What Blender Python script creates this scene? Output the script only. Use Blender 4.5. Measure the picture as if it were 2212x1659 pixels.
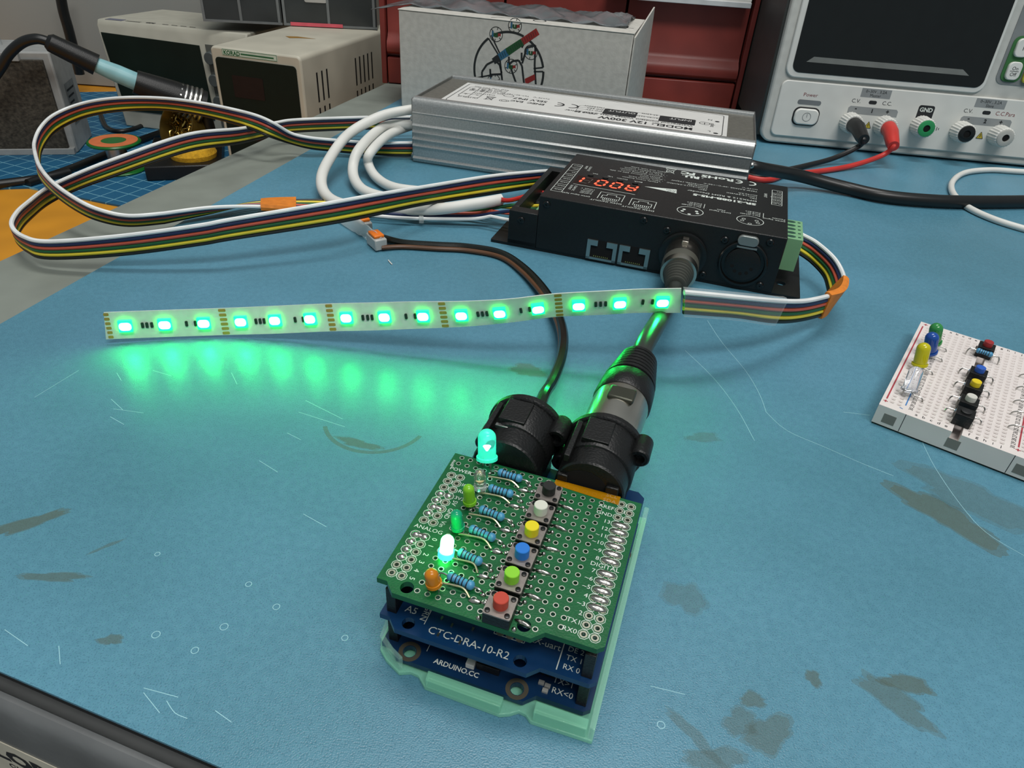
import bpy, bmesh, math, random
from mathutils import Vector, Matrix
random.seed(7)
S = 0.001                                   # everything below is written in millimetres
for o in list(bpy.data.objects): bpy.data.objects.remove(o)
scene = bpy.context.scene
COL = scene.collection
PI = math.pi

# ------------------------------------------------------------------ camera
W, H, FPX, PITCH, ROLL, CAMZ = 2212, 1659, 1500.0, 0.61216, 0.0721465, 158.0
_f = Vector((0, math.cos(PITCH), -math.sin(PITCH))); _r0 = Vector((1, 0, 0)); _u0 = _r0.cross(_f)
_r = math.cos(ROLL) * _r0 + math.sin(ROLL) * _u0
_u = -math.sin(ROLL) * _r0 + math.cos(ROLL) * _u0
cam = bpy.data.objects.new('camera', bpy.data.cameras.new('camera')); COL.objects.link(cam)
cam.data.sensor_width = 36.0; cam.data.lens = FPX / W * 36.0
cam.data.clip_start = 0.01; cam.data.clip_end = 50
cam.matrix_world = Matrix(((_r.x, _u.x, -_f.x, 0), (_r.y, _u.y, -_f.y, 0), (_r.z, _u.z, -_f.z, CAMZ * S), (0, 0, 0, 1)))
scene.camera = cam
def at(x, y, z=0.0):
    "point of the place at height z seen at pixel x, y (survey helper)"
    d = _r * ((x - W / 2) / FPX) - _u * ((y - H / 2) / FPX) + _f
    k = (z - CAMZ) / d.z
    return Vector((d.x * k, d.y * k, z))
def pix(p):
    q = Vector(p) - Vector((0, 0, CAMZ)); k = q.dot(_f)
    return (W / 2 + FPX * q.dot(_r) / k, H / 2 - FPX * q.dot(_u) / k)

# ------------------------------------------------------------------ world, lights, exposure
world = bpy.data.worlds.new('room_light'); scene.world = world; world.use_nodes = True
world.node_tree.nodes['Background'].inputs[0].default_value = (0.80, 0.90, 0.95, 1)
world.node_tree.nodes['Background'].inputs[1].default_value = 0.29
def area_light(name, loc, target, sx, sy, power, col):
    l = bpy.data.lights.new(name, 'AREA'); l.shape = 'RECTANGLE'; l.size = sx; l.size_y = sy; l.energy = power; l.color = col
    o = bpy.data.objects.new(name, l); COL.objects.link(o); o.location = loc
    o.rotation_euler = (Vector(target) - Vector(loc)).to_track_quat('-Z', 'Y').to_euler()
    return o
area_light('ceiling_panel_light', (0.10, 0.50, 1.75), (0.1, 0.40, 0), 0.9, 0.25, 14.5, (1.0, 0.98, 0.95))
area_light('ceiling_panel_light', (0.35, -0.55, 1.55), (0.1, 0.35, 0), 1.0, 0.3, 17, (1.0, 0.98, 0.95))
scene.view_settings.view_transform = 'Standard'; scene.view_settings.look = 'None'
scene.view_settings.gamma = 1; scene.view_settings.use_curve_mapping = False
scene.view_settings.exposure = 0.0

# ------------------------------------------------------------------ materials
def lin(c):
    return tuple((x / 255 / 12.92 if x / 255 <= 0.04045 else ((x / 255 + 0.055) / 1.055) ** 2.4) for x in c)
MATS = {}
def mat(name, rgb, rough=0.5, metal=0.0, noise=0.06, nscale=120, bump=0.0, bscale=600, emit=None, trans=0.0, alpha=1.0, ior=1.45, coat=0.0, spec=0.5, sss=0.0):
    if name in MATS: return MATS[name]
    m = bpy.data.materials.new(name); m.use_nodes = True; nt = m.node_tree; b = nt.nodes['Principled BSDF']
    c = lin(rgb) if max(rgb) > 1.01 else rgb
    b.inputs['Roughness'].default_value = rough; b.inputs['Metallic'].default_value = metal
    b.inputs['IOR'].default_value = ior; b.inputs['Transmission Weight'].default_value = trans
    b.inputs['Alpha'].default_value = alpha; b.inputs['Coat Weight'].default_value = coat
    b.inputs['Specular IOR Level'].default_value = spec
    if sss: b.inputs['Subsurface Weight'].default_value = sss; b.inputs['Subsurface Scale'].default_value = 0.002
    tc = nt.nodes.new('ShaderNodeTexCoord')
    if noise <= 0.0:
        b.inputs['Base Color'].default_value = (*c, 1)
        if emit: b.inputs['Emission Color'].default_value = (*emit[0], 1); b.inputs['Emission Strength'].default_value = emit[1]
        MATS[name] = m; return m
    n = nt.nodes.new('ShaderNodeTexNoise'); n.inputs['Scale'].default_value = nscale; n.inputs['Detail'].default_value = 0 if noise < 0.09 else 2
    nt.links.new(tc.outputs['Object'], n.inputs['Vector'])
    r = nt.nodes.new('ShaderNodeValToRGB'); r.color_ramp.elements[0].position = 0.3; r.color_ramp.elements[1].position = 0.7
    r.color_ramp.elements[0].color = (*[max(0, x * (1 - noise)) for x in c], 1); r.color_ramp.elements[1].color = (*[min(1, x * (1 + noise)) for x in c], 1)
    nt.links.new(n.outputs['Fac'], r.inputs['Fac']); nt.links.new(r.outputs['Color'], b.inputs['Base Color'])
    if bump:
        n2 = nt.nodes.new('ShaderNodeTexNoise'); n2.inputs['Scale'].default_value = bscale; n2.inputs['Detail'].default_value = 0
        nt.links.new(tc.outputs['Object'], n2.inputs['Vector'])
        bp = nt.nodes.new('ShaderNodeBump'); bp.inputs['Strength'].default_value = bump; bp.inputs['Distance'].default_value = 0.0004
        nt.links.new(n2.outputs['Fac'], bp.inputs['Height']); nt.links.new(bp.outputs['Normal'], b.inputs['Normal'])
    if emit:
        b.inputs['Emission Color'].default_value = (*emit[0], 1); b.inputs['Emission Strength'].default_value = emit[1]
    MATS[name] = m; return m
def glow(name, col, strength):
    if name in MATS: return MATS[name]
    m = bpy.data.materials.new(name); m.use_nodes = True; nt = m.node_tree
    nt.nodes.remove(nt.nodes['Principled BSDF']); e = nt.nodes.new('ShaderNodeEmission')
    e.inputs[0].default_value = (*col, 1); e.inputs[1].default_value = strength
    nt.links.new(e.outputs[0], nt.nodes['Material Output'].inputs[0]); MATS[name] = m; return m

M_INK = mat('white_print', (205, 212, 205), 0.6)
M_INKD = mat('dark_print', (28, 30, 32), 0.6)
M_BLACK = mat('black_plastic', (14, 15, 15), 0.42, bump=0.25, bscale=1500, noise=0.2)
M_BLACKG = mat('black_gloss_plastic', (14, 15, 15), 0.25, noise=0.15)
M_SOLDER = mat('solder', (190, 188, 180), 0.22, 1.0, bump=0.5, bscale=900)
M_TIN = mat('tinned_ring', (205, 208, 195), 0.38, 0.85)
M_STEEL = mat('steel', (178, 178, 174), 0.3, 1.0)
M_DARKSTEEL = mat('dark_steel', (95, 95, 92), 0.35, 1.0)
M_DARK = mat('dark_void', (6, 7, 7), 0.9)
M_WHITE = mat('white_plastic', (212, 212, 206), 0.45, noise=0.03)
M_ALU = mat('brushed_aluminium', (176, 178, 176), 0.34, 0.72, noise=0.08, nscale=900)
M_COPPER = mat('gold_pad', (206, 160, 80), 0.35, 0.6)

# ------------------------------------------------------------------ mesh building
class MB:
    def __init__(s): s.v = []; s.f = []
    def add(s, vs, fs):
        b = len(s.v); s.v += [tuple(p) for p in vs]; s.f += [tuple(i + b for i in f) for f in fs]; return s
    def box(s, x0, x1, y0, y1, z0, z1, R=None, o=(0, 0, 0)):
        vs = [Vector((x, y, z)) for z in (z0, z1) for y in (y0, y1) for x in (x0, x1)]
        if R is not None: vs = [R @ p for p in vs]
        vs = [p + Vector(o) for p in vs]
        return s.add(vs, [(0, 2, 3, 1), (4, 5, 7, 6), (0, 1, 5, 4), (2, 6, 7, 3), (0, 4, 6, 2), (1, 3, 7, 5)])
    def prism(s, poly, z0, z1, fn=None):
        n = len(poly); fn = fn or (lambda x, y, z: (x, y, z))
        a = sum(poly[i][0] * poly[(i + 1) % n][1] - poly[(i + 1) % n][0] * poly[i][1] for i in range(n))
        if a < 0: poly = poly[::-1]
        vs = [fn(x, y, z0) for x, y in poly] + [fn(x, y, z1) for x, y in poly]
        fs = [tuple(range(n - 1, -1, -1)), tuple(range(n, 2 * n))] + [(i, (i + 1) % n, n + (i + 1) % n, n + i) for i in range(n)]
        return s.add(vs, fs)
    def lathe(s, prof, n=20, o=(0, 0, 0), ax=(0, 0, 1), cap=True, sx=1.0):
        ax = Vector(ax).normalized(); t = Vector((1, 0, 0)) if abs(ax.x) < 0.8 else Vector((0, 1, 0))
        a = (t - ax * t.dot(ax)).normalized(); b = ax.cross(a); o = Vector(o); vs = []; fs = []
        for r, h in prof:
            for i in range(n):
                w = 2 * PI * i / n; vs.append(o + ax * h + a * (r * math.cos(w) * sx) + b * (r * math.sin(w)))
        for k in range(len(prof) - 1):
            for i in range(n):
                j = (i + 1) % n; fs.append((k * n + i, k * n + j, (k + 1) * n + j, (k + 1) * n + i))
        if cap:
            fs.append(tuple(range(n - 1, -1, -1))); fs.append(tuple((len(prof) - 1) * n + i for i in range(n)))
        return s.add(vs, fs)
    def cyl(s, p, q, r, n=16, r2=None):
        p = Vector(p); q = Vector(q); d = q - p
        return s.lathe([(r, 0), (r if r2 is None else r2, d.length)], n, p, d)
    def tube(s, pts, r, n=8, flat=1.0, up=None):
        pts = [Vector(p) for p in pts]; m = len(pts); vs = []; fs = []
        t0 = (pts[1] - pts[0]).normalized(); a = Vector(up) if up else (Vector((0, 0, 1)) if abs(t0.z) < 0.9 else Vector((1, 0, 0)))
        for k in range(m):
            t = (pts[min(k + 1, m - 1)] - pts[max(k - 1, 0)]).normalized()
            a = (a - t * a.dot(t)).normalized(); b = t.cross(a); rr = r[k] if isinstance(r, (list, tuple)) else r
            for i in range(n):
                w = 2 * PI * i / n; vs.append(pts[k] + a * (rr * math.cos(w) * flat) + b * (rr * math.sin(w)))
        for k in range(m - 1):
            for i in range(n):
                j = (i + 1) % n; fs.append((k * n + i, k * n + j, (k + 1) * n + j, (k + 1) * n + i))
        fs.append(tuple(range(n - 1, -1, -1))); fs.append(tuple((m - 1) * n + i for i in range(n)))
        return s.add(vs, fs)
    def ball(s, c, rx, ry, rz, n=12, m=7, lo=-PI / 2):
        vs = []; fs = []
        for k in range(m + 1):
            w = lo + (PI / 2 - lo) * k / m
            for i in range(n):
                q = 2 * PI * i / n; vs.append((c[0] + rx * math.cos(w) * math.cos(q), c[1] + ry * math.cos(w) * math.sin(q), c[2] + rz * math.sin(w)))
        for k in range(m):
            for i in range(n):
                j = (i + 1) % n; fs.append((k * n + i, k * n + j, (k + 1) * n + j, (k + 1) * n + i))
        fs.append(tuple(range(n - 1, -1, -1)))
        return s.add(vs, fs)
    def line(s, p, q, w, fn, h=0.06):
        "printed line from p to q in a flat 2D frame, mapped by fn(x, y, h)"
        dx, dy = q[0] - p[0], q[1] - p[1]; L = math.hypot(dx, dy) or 1; nx, ny = -dy / L * w / 2, dx / L * w / 2
        return s.add([fn(p[0] - nx, p[1] - ny, h), fn(q[0] - nx, q[1] - ny, h), fn(q[0] + nx, q[1] + ny, h), fn(p[0] + nx, p[1] + ny, h)], [(0, 1, 2, 3)])
    def path(s, pts, w, fn, h=0.06, closed=False):
        for i in range(len(pts) - (0 if closed else 1)): s.line(pts[i], pts[(i + 1) % len(pts)], w, fn, h)
        return s
    def arc(s, c, r, a0, a1, w, fn, h=0.06, n=24, sq=1.0):
        vs = []; 
        for i in range(n + 1):
            t = math.radians(a0 + (a1 - a0) * i / n)
            for k in (-1, 1): vs.append(fn(c[0] + (r + k * w / 2) * math.cos(t), c[1] + (r + k * w / 2) * math.sin(t) * sq, h))
        return s.add(vs, [(2 * i, 2 * i + 1, 2 * i + 3, 2 * i + 2) for i in range(n)])
    def fillpoly(s, poly, fn, h=0.06):
        return s.add([fn(x, y, h) for x, y in poly], [tuple(range(len(poly)))])
    def rect(s, x0, y0, x1, y1, w, fn, h=0.06): return s.path([(x0, y0), (x1, y0), (x1, y1), (x0, y1)], w, fn, h, True)
    def text(s, t, size, x, y, fn, align='l', h=0.07, wide=1.0, bold=0.0):
        vs, fs = glyphs(t, bold)
        if not vs: return s
        x0 = min(p[0] for p in vs); x1 = max(p[0] for p in vs); wdt = (x1 - x0) * size * wide
        off = {'l': 0, 'c': -wdt / 2, 'r': -wdt}[align]
        return s.add([fn(x + off + (p[0] - x0) * size * wide, y + p[1] * size, h) for p in vs], fs)
    def build(s, name, m, parent=None, bevel=0.0, seg=2, smooth=True, ang=35, loc=None, rotz=None):
        me = bpy.data.meshes.new(name); me.from_pydata([(x * S, y * S, z * S) for x, y, z in s.v], [], s.f); me.validate(); me.update()
        if m is not None: me.materials.append(m)
        if smooth and len(me.polygons):
            me.polygons.foreach_set('use_smooth', [True] * len(me.polygons))
            me.set_sharp_from_angle(angle=math.radians(ang))
        o = bpy.data.objects.new(name, me); COL.objects.link(o); o.parent = parent
        if loc is not None: o.location = Vector(loc) * S
        if rotz is not None: o.rotation_euler = (0, 0, rotz)
        if bevel:
            b = o.modifiers.new('bevel', 'BEVEL'); b.width = bevel * S; b.segments = seg; b.limit_method = 'ANGLE'; b.angle_limit = math.radians(40)
        return o
GL = {}
def glyphs(t, bold=0.0):
    if (t, bold) in GL: return GL[(t, bold)]
    c = bpy.data.curves.new('t', 'FONT'); c.body = t; c.size = 1.0; c.resolution_u = 2; c.offset = bold
    o = bpy.data.objects.new('t', c); me = bpy.data.meshes.new_from_object(o)
    k = 1 / 0.72                                             # make size equal the cap height
    r = ([(v.co.x * k, v.co.y * k) for v in me.vertices], [tuple(p.vertices) for p in me.polygons])
    bpy.data.objects.remove(o); bpy.data.curves.remove(c); bpy.data.meshes.remove(me); GL[(t, bold)] = r; return r
def tag(o, label, cat, group=None, kind=None):
    if label: o['label'] = label
    if cat: o['category'] = cat
    if group: o['group'] = group
    if kind: o['kind'] = kind
    return o
def thing(name, label, cat, loc=(0, 0, 0), rotz=0.0, group=None, tilt=0.0):
    o = bpy.data.objects.new(name, None); COL.objects.link(o); o.empty_display_size = 0.01
    o.location = Vector(loc) * S; o.rotation_euler = (tilt, 0, rotz)
    return tag(o, label, cat, group)
def share(src, name, parent, loc, rotz=0.0):
    o = bpy.data.objects.new(name, src.data); COL.objects.link(o); o.parent = parent
    o.location = Vector(loc) * S; o.rotation_euler = (0, 0, rotz)
    for md in src.modifiers:
        n = o.modifiers.new(md.name, md.type)
        if md.type == 'BEVEL': n.width = md.width; n.segments = md.segments; n.limit_method = md.limit_method; n.angle_limit = md.angle_limit
    return o
def spline(pts, n=8):
    "Catmull-Rom through the points (tuples of any length)"
    P = [tuple(p) for p in pts]; out = []
    for i in range(len(P) - 1):
        p0, p1, p2, p3 = P[max(i - 1, 0)], P[i], P[i + 1], P[min(i + 2, len(P) - 1)]
        for k in range(n):
            t = k / n
            out.append(tuple(0.5 * (2 * b + (c - a) * t + (2 * a - 5 * b + 4 * c - d) * t * t + (3 * b - a - 3 * c + d) * t ** 3) for a, b, c, d in zip(p0, p1, p2, p3)))
    out.append(P[-1]); return out
def rrect(x0, y0, x1, y1, r, n=5):
    o = []
    for cx, cy, a in ((x1 - r, y1 - r, 0), (x0 + r, y1 - r, 90), (x0 + r, y0 + r, 180), (x1 - r, y0 + r, 270)):
        for i in range(n + 1):
            t = math.radians(a + 90 * i / n); o.append((cx + r * math.cos(t), cy + r * math.sin(t)))
    return o
def plate(name, outline, holes, z0, z1, m, parent, bevel=0.0):
    "a board of real thickness with real through holes: holes = [(x, y, r, sides)]"
    bm = bmesh.new(); edges = []; loops = []; pts = []
    def loop(p):
        b = len(pts); pts.extend(p); vs = [bm.verts.new((x, y, 0)) for x, y in p]
        loops.append(list(range(b, b + len(p))))
        for i in range(len(vs)): edges.append(bm.edges.new((vs[i], vs[(i + 1) % len(vs)])))
    a = sum(outline[i][0] * outline[(i + 1) % len(outline)][1] - outline[(i + 1) % len(outline)][0] * outline[i][1] for i in range(len(outline)))
    loop(outline if a > 0 else outline[::-1])
    for x, y, r, n in holes: loop([(x + r * math.cos(-2 * PI * i / n), y + r * math.sin(-2 * PI * i / n)) for i in range(n)])
    bm.verts.index_update()
    bmesh.ops.triangle_fill(bm, use_beauty=True, use_dissolve=False, edges=edges)
    tris = []
    for f in bm.faces:
        f.normal_update(); t = [v.index for v in f.verts]; tris.append(t if f.normal.z > 0 else t[::-1])
    bm.free(); n = len(pts); b = MB()
    fs = [tuple(t) for t in tris] + [tuple(i + n for i in t[::-1]) for t in tris]
    for lp in loops:
        for i in range(len(lp)): p, q = lp[i], lp[(i + 1) % len(lp)]; fs.append((p, p + n, q + n, q))
    b.add([(x, y, z1) for x, y in pts] + [(x, y, z0) for x, y in pts], fs)
    return b.build(name, m, parent, smooth=False)

# ================================================================== the setting
DESK = -130.0
wallm = mat('wall_paint', (128, 128, 122), 0.8, noise=0.08, nscale=6, bump=0.1)
tag(MB().box(-1600, 1600, 1500, 1540, -900, 900).build('wall_back', wallm), None, None, kind='structure')
tag(MB().box(-1600, 1600, -900, 1500, -900, -880).build('floor', mat('floor_vinyl', (70, 70, 68), 0.6)), None, None, kind='structure')
# lower side desk (orange laminate) left of the raised bench
tag(MB().box(-1500, -110, 250, 1490, DESK - 30, DESK).build('side_desk', mat('orange_laminate', (206, 140, 34), 0.5, noise=0.08, nscale=30)),
    'orange laminate side desk lying lower than the grey bench', 'desk')

# raised grey workbench: left edge and front edge measured from the photo
LB = Vector((0.2400, 0.9708, 0)).normalized()          # direction of the bench's left edge, away from the viewer
LE = Vector((-253.3, 302.4, 0)); FE = Vector((0.957, -0.290, 0))
benchm = mat('grey_laminate', (122, 128, 120), 0.55, noise=0.10, nscale=40, bump=0.06, bscale=2500)
bench = thing('workbench', 'raised grey laminate workbench with rounded metal front edge', 'workbench', (0, 0, 0))
_ml = Vector((-116.6, 91.0, 0)); FE = Vector((60, -18.2, 0)).normalized()
_d = LB.x * FE.y - LB.y * FE.x; A0 = LE + LB * (((_ml.x - LE.x) * FE.y - (_ml.y - LE.y) * FE.x) / _d); AF = Vector(A0); A0 = A0 + Vector((0.29, 0.957, 0)) * 5; A1 = LE + LB * 720
B0 = A0 + FE * 1100; B1 = A1 + Vector((1150, -40, 0))
poly = [(A0.x, A0.y), (B0.x, B0.y), (B1.x, B1.y), (A1.x, A1.y)]
MB().prism(poly, -22, -2.5).build('bench_top', benchm, bench)
MB().prism([(A0.x + 60, A0.y + 60), (B0.x - 20, B0.y + 60), (B1.x - 20, B1.y - 10), (A1.x + 20, A1.y - 10)], DESK + 0.5, -22).build('bench_body', mat('bench_grey', (90, 92, 90), 0.6), bench)
# rounded nose below the mat's front edge
prof = [(6, -22), (6, -10), (1.5, -10), (-0.2, -9.2), (-1.2, -7.6), (-2.4, -7.8), (-3.4, -8.8), (-4.2, -10.6), (-4.7, -13), (-4.9, -18), (-4.9, -62), (6, -62)]
nrm = Vector((-FE.y, FE.x, 0)); b = MB(); n = len(prof); vs = []
for q in (AF, AF + FE * 1100):
    for y, z in prof: p = q + nrm * y; vs.append((p.x, p.y, z))
b.add(vs, [(i, (i + 1) % n, n + (i + 1) % n, n + i) for i in range(n)] + [tuple(range(n - 1, -1, -1)), tuple(range(n, 2 * n))])
b.build('edge_profile', mat('edge_grey_metal', (112, 114, 114), 0.42, 0.2, noise=0.12, nscale=60, bump=0.1), bench)
# sticker on the nose
fn = lambda x, y, h: tuple(AF + FE * x + nrm * (-4.92 - h) + Vector((0, 0, y)))
k0 = (at(0, 1600, -28) - AF).dot(FE)
b = MB(); b.prism([(k0 - 25, -58), (k0 + 41, -58), (k0 + 41, -28.2), (k0 - 25, -28.2)], 0.02, 0.25, fn); st = b.build('sticker', mat('sticker_paper', (196, 190, 172), 0.6), bench)
b = MB(); b.text('LOB', 6.4, k0 - 6.0, -38.5, fn, h=0.3, bold=0.05, wide=1.2); b.text('Globally', 2.9, k0 - 3.0, -43.4, fn, h=0.3, bold=0.02); b.text('Brux', 2.9, k0 - 1, -47.4, fn, h=0.3, bold=0.02)
b.build('sticker_print', M_INKD, bench)

# ---- blue mat with stains
def mat_blue():
    m = bpy.data.materials.new('blue_rubber_mat'); m.use_nodes = True; nt = m.node_tree; N = nt.nodes; L = nt.links; b = N['Principled BSDF']
    tc = N.new('ShaderNodeTexCoord')
    def noise(scale, det=6, rough=0.6, dist=0.0):
        n = N.new('ShaderNodeTexNoise'); n.inputs['Scale'].default_value = scale; n.inputs['Detail'].default_value = det; n.inputs['Roughness'].default_value = rough
        n.inputs['Distortion'].default_value = dist; L.new(tc.outputs['Object'], n.inputs['Vector']); return n
    def ramp(src, p0, c0, p1, c1):
        r = N.new('ShaderNodeValToRGB'); r.color_ramp.elements[0].position = p0; r.color_ramp.elements[1].position = p1
        r.color_ramp.elements[0].color = (*c0, 1); r.color_ramp.elements[1].color = (*c1, 1); L.new(src, r.inputs['Fac']); return r
    def mix(f, a, c, t='MIX'):
        x = N.new('ShaderNodeMix'); x.data_type = 'RGBA'; x.blend_type = t
        if isinstance(f, float): x.inputs[0].default_value = f
        else: L.new(f, x.inputs[0])
        L.new(a, x.inputs[6])
        if isinstance(c, tuple): x.inputs[7].default_value = (*c, 1)
        else: L.new(c, x.inputs[7])
        return x.outputs[2]
    big = noise(9, 3, 0.6); fine = noise(420, 1, 0.6); speck = noise(2600, 0, 0.7)
    col = ramp(big.outputs['Fac'], 0.32, lin((76, 126, 144)), 0.68, lin((90, 142, 164))).outputs['Color']
    col = mix(0.5, col, ramp(fine.outputs['Fac'], 0.35, (0.82, 0.84, 0.86), 0.65, (1.0, 1.0, 1.0)).outputs['Color'], 'MULTIPLY')
    col = mix(0.7, col, ramp(speck.outputs['Fac'], 0.28, (0.62, 0.66, 0.68), 0.42, (1.0, 1.0, 1.0)).outputs['Color'], 'MULTIPLY')
    L.new(col, b.inputs['Base Color'])
    rr = N.new('ShaderNodeMapRange'); L.new(fine.outputs['Fac'], rr.inputs[0]); rr.inputs[3].default_value = 0.27; rr.inputs[4].default_value = 0.43; L.new(rr.outputs[0], b.inputs['Roughness'])
    b.inputs['Specular IOR Level'].default_value = 0.42
    bp = N.new('ShaderNodeBump'); bp.inputs['Strength'].default_value = 0.22; bp.inputs['Distance'].default_value = 0.0003
    L.new(speck.outputs['Fac'], bp.inputs['Height']); L.new(bp.outputs['Normal'], b.inputs['Normal'])
    return m
mo = thing('rubber_mat', 'blue rubber work mat with brown stains and scratches', 'mat')
ml0 = Vector((-214.0, 241.6, 0)); mld = Vector((52.7, 238.6, 0)).normalized(); mf0 = Vector((-116.6, 91.0, 0)); mfd = Vector((60, -18.2, 0)).normalized()
c0 = mf0 - mfd * 145; c1 = mf0 + mfd * 760; c3 = ml0 + mld * 470; c2 = c3 + Vector((800, -30, 0))
# front-left corner: where the left edge meets the front edge
den = mld.x * mfd.y - mld.y * mfd.x; tt = ((mf0.x - ml0.x) * mfd.y - (mf0.y - ml0.y) * mfd.x) / den; c0 = ml0 + mld * tt
MB().prism([(p.x, p.y) for p in (c0, c1, c2, c3)], -0.8, 0).build('mat_sheet', mat_blue(), mo)
MB().prism([(p.x, p.y) for p in (c0, c1, c2, c3)], -2.4, -0.8).build('mat_backing', mat('mat_black_backing', (10, 11, 11), 0.8), mo)
# stains: irregular films of dried flux, each in two thin layers
rs = random.Random(11)
def stain(c, lx, ly, a, st):
    ph = [rs.uniform(0, 6.28) for _ in range(6)]
    for lay, (sc_, z) in enumerate(((1.0, .012), (.84, .020))):
        p = []
        for i in range(56):
            t = 2 * PI * i / 56; r = .74 + .12 * math.sin(2 * t + ph[0]) + .09 * math.sin(3 * t + ph[1]) + .07 * math.sin(5 * t + ph[2]) + .04 * math.sin(9 * t + ph[3]) + .025 * math.sin(17 * t + ph[4]) + rs.uniform(-.02, .02)
            x, y = lx * r * sc_ * math.cos(t), ly * r * sc_ * math.sin(t); A = math.radians(a); p.append((c.x + x * math.cos(A) - y * math.sin(A), c.y + x * math.sin(A) + y * math.cos(A), z))
        b = MB(); b.add(p, [tuple(range(len(p)))]); b.build('stain', mat('stain_%02d' % round(st * 20), (108, 112, 84), .45, noise=0.0, alpha=st * .32), mo)
for px, py, lx, ly, a, st in [(2040, 1112, 25, 9, -42, .75), (2110, 1080, 30, 14, -30, .35), (1985, 1000, 16, 12, 0, .25), (1935, 1515, 15, 5, -40, .5), (1960, 1478, 9, 3.6, -15, .7), (1757, 1465, 3, 3, 0, .6), (1626, 1512, 5, 2.6, 0, .55),
                                  (1660, 1585, 9, 6, 20, .5), (1600, 1560, 6, 5, 0, .4), (1500, 1590, 11, 2.5, -48, .35), (1545, 1640, 10, 4, 0, .4), (1140, 800, 11, 6, 0, .55), (60, 1130, 15, 3.4, 38, .75), (115, 1246, 13, 2.1, 2, .6),
                                  (1610, 1330, 13, 9, 0, .22), (1830, 1390, 18, 8, -30, .2), (2080, 1380, 20, 10, -25, .25), (240, 1382, 4, 2.2, 0, .6), (1480, 1290, 8, 8, 20, .3), (775, 958, 11, 3.0, -12, .6), (1960, 1620, 20, 8, -30, .2), (1520, 945, 9, 4, 0, .3), (230, 1180, 6, 1.0, 40, .4)]:
    if st > .26: stain(at(px, py, 0), lx, ly, a, st)
b = MB(); c = at(815, 905, 0); b.arc((c.x, c.y), 18.5, 200, 335, 1.5, lambda X, Y, h: (X, Y, h), .016, 30); b.build('cup_ring', mat('ring_stain', (108, 112, 84), .45, noise=0.0, alpha=.3), mo)
b = MB()
def scratch(px, w=0.16):
    p = [at(x, y, 0.03) for x, y in px]; p = [Vector(q) for q in spline(p, 4)]
    for i in range(len(p) - 1):
        d = (p[i + 1] - p[i]).normalized(); nn = Vector((-d.y, d.x, 0)) * w / 2
        b.add([p[i] - nn, p[i + 1] - nn, p[i + 1] + nn, p[i] + nn], [(0, 1, 2, 3)])
for s_ in [[(1528, 692), (1560, 740), (1610, 800), (1640, 850), (1655, 890)], [(1655, 890), (1700, 930), (1780, 965), (1860, 1000), (1930, 1028)], [(1480, 757), (1540, 815), (1590, 880), (1630, 952)],
           [(1822, 890), (1880, 897)], [(1990, 950), (2020, 1010), (2075, 1090), (2130, 1150), (2212, 1200)], [(310, 1486), (385, 1506)], [(310, 1496), (345, 1540)], [(360, 1514), (378, 1540), (405, 1552)], [(1405, 1482), (1480, 1500)],
           [(252, 805), (262, 822)], [(240, 862), (265, 885)], [(245, 883), (310, 892)], [(238, 900), (268, 917)], [(330, 800), (370, 812)], [(500, 805), (512, 830)], [(645, 890), (745, 922)], [(660, 865), (740, 905)], [(620, 935), (650, 950)], [(560, 995), (600, 1020)], [(655, 1110), (705, 1138)], [(75, 858), (170, 800)], [(465, 1535), (500, 1560)], [(10, 1360), (60, 1395)], [(127, 1395), (130, 1435)]]: scratch(s_)
for x, y, r in [(337, 1371, 1.0), (484, 1354, 1.0), (597, 1311, .9), (537, 1262, .8), (421, 1405, .9), (340, 1197, .7), (745, 1378, .8), (1428, 1566, .9)]:
    c = at(x, y, 0); b.arc((c.x, c.y), r, 0, 360, 0.18, lambda X, Y, h: (X, Y, h), 0.03, 14)
b.build('scratch', mat('pale_scratch', (150, 196, 205), 0.5), mo)['kind'] = 'stuff'

# ================================================================== controller stack (frame: x = u towards viewer, y = v to the right)
SO = Vector((-9.23, 166.93, 0)); STH = -0.28397532; SROT = STH - PI / 2
uax = Vector((math.sin(STH), -math.cos(STH), 0)); vax = Vector((math.cos(STH), math.sin(STH), 0))
def sw(u, v, z): return SO + uax * u + vax * v + Vector((0, 0, z))
def su(px, py, z):
    q = at(px, py, z) - SO; return (q.dot(uax), q.dot(vax))
def tf(z):                                                  # text reading left to right for the viewer; anchor passed as (v, -u)
    return lambda x, y, h: (-y, x, z + h)
def tfr(u0, v0, z):                                         # text turned a quarter: reads towards the viewer
    return lambda x, y, h: (u0 + x, v0 + y, z + h)
def uno_outline(u0):
    return [(u0, 0), (66.04, 0), (66.04, 2.54), (68.58, 5.08), (68.58, 37.85), (66.04, 40.39), (66.04, 51.82), (64.77, 53.34), (u0 + (2.0 if u0 < 5 else 0), 53.34), (u0, 51.3 if u0 < 5 else 53.34)]
M_PCBG = mat('green_pcb', (15, 88, 48), 0.38, noise=0.12, nscale=300, bump=0.1, bscale=2000, spec=0.45)
M_PCBB = mat('blue_pcb', (12, 52, 92), 0.32, noise=0.1, nscale=200)
M_PCBT = mat('dark_teal_pcb', (10, 44, 78), 0.35, noise=0.1, nscale=200)
M_ACR = mat('clear_acrylic', (0.50, 0.86, 0.72), 0.06, alpha=0.22, noise=0.0, ior=1.49, spec=0.7); M_ACE = mat('acrylic_edge', (0.34, 0.84, 0.58), 0.10, alpha=0.36, noise=0.0)

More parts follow.
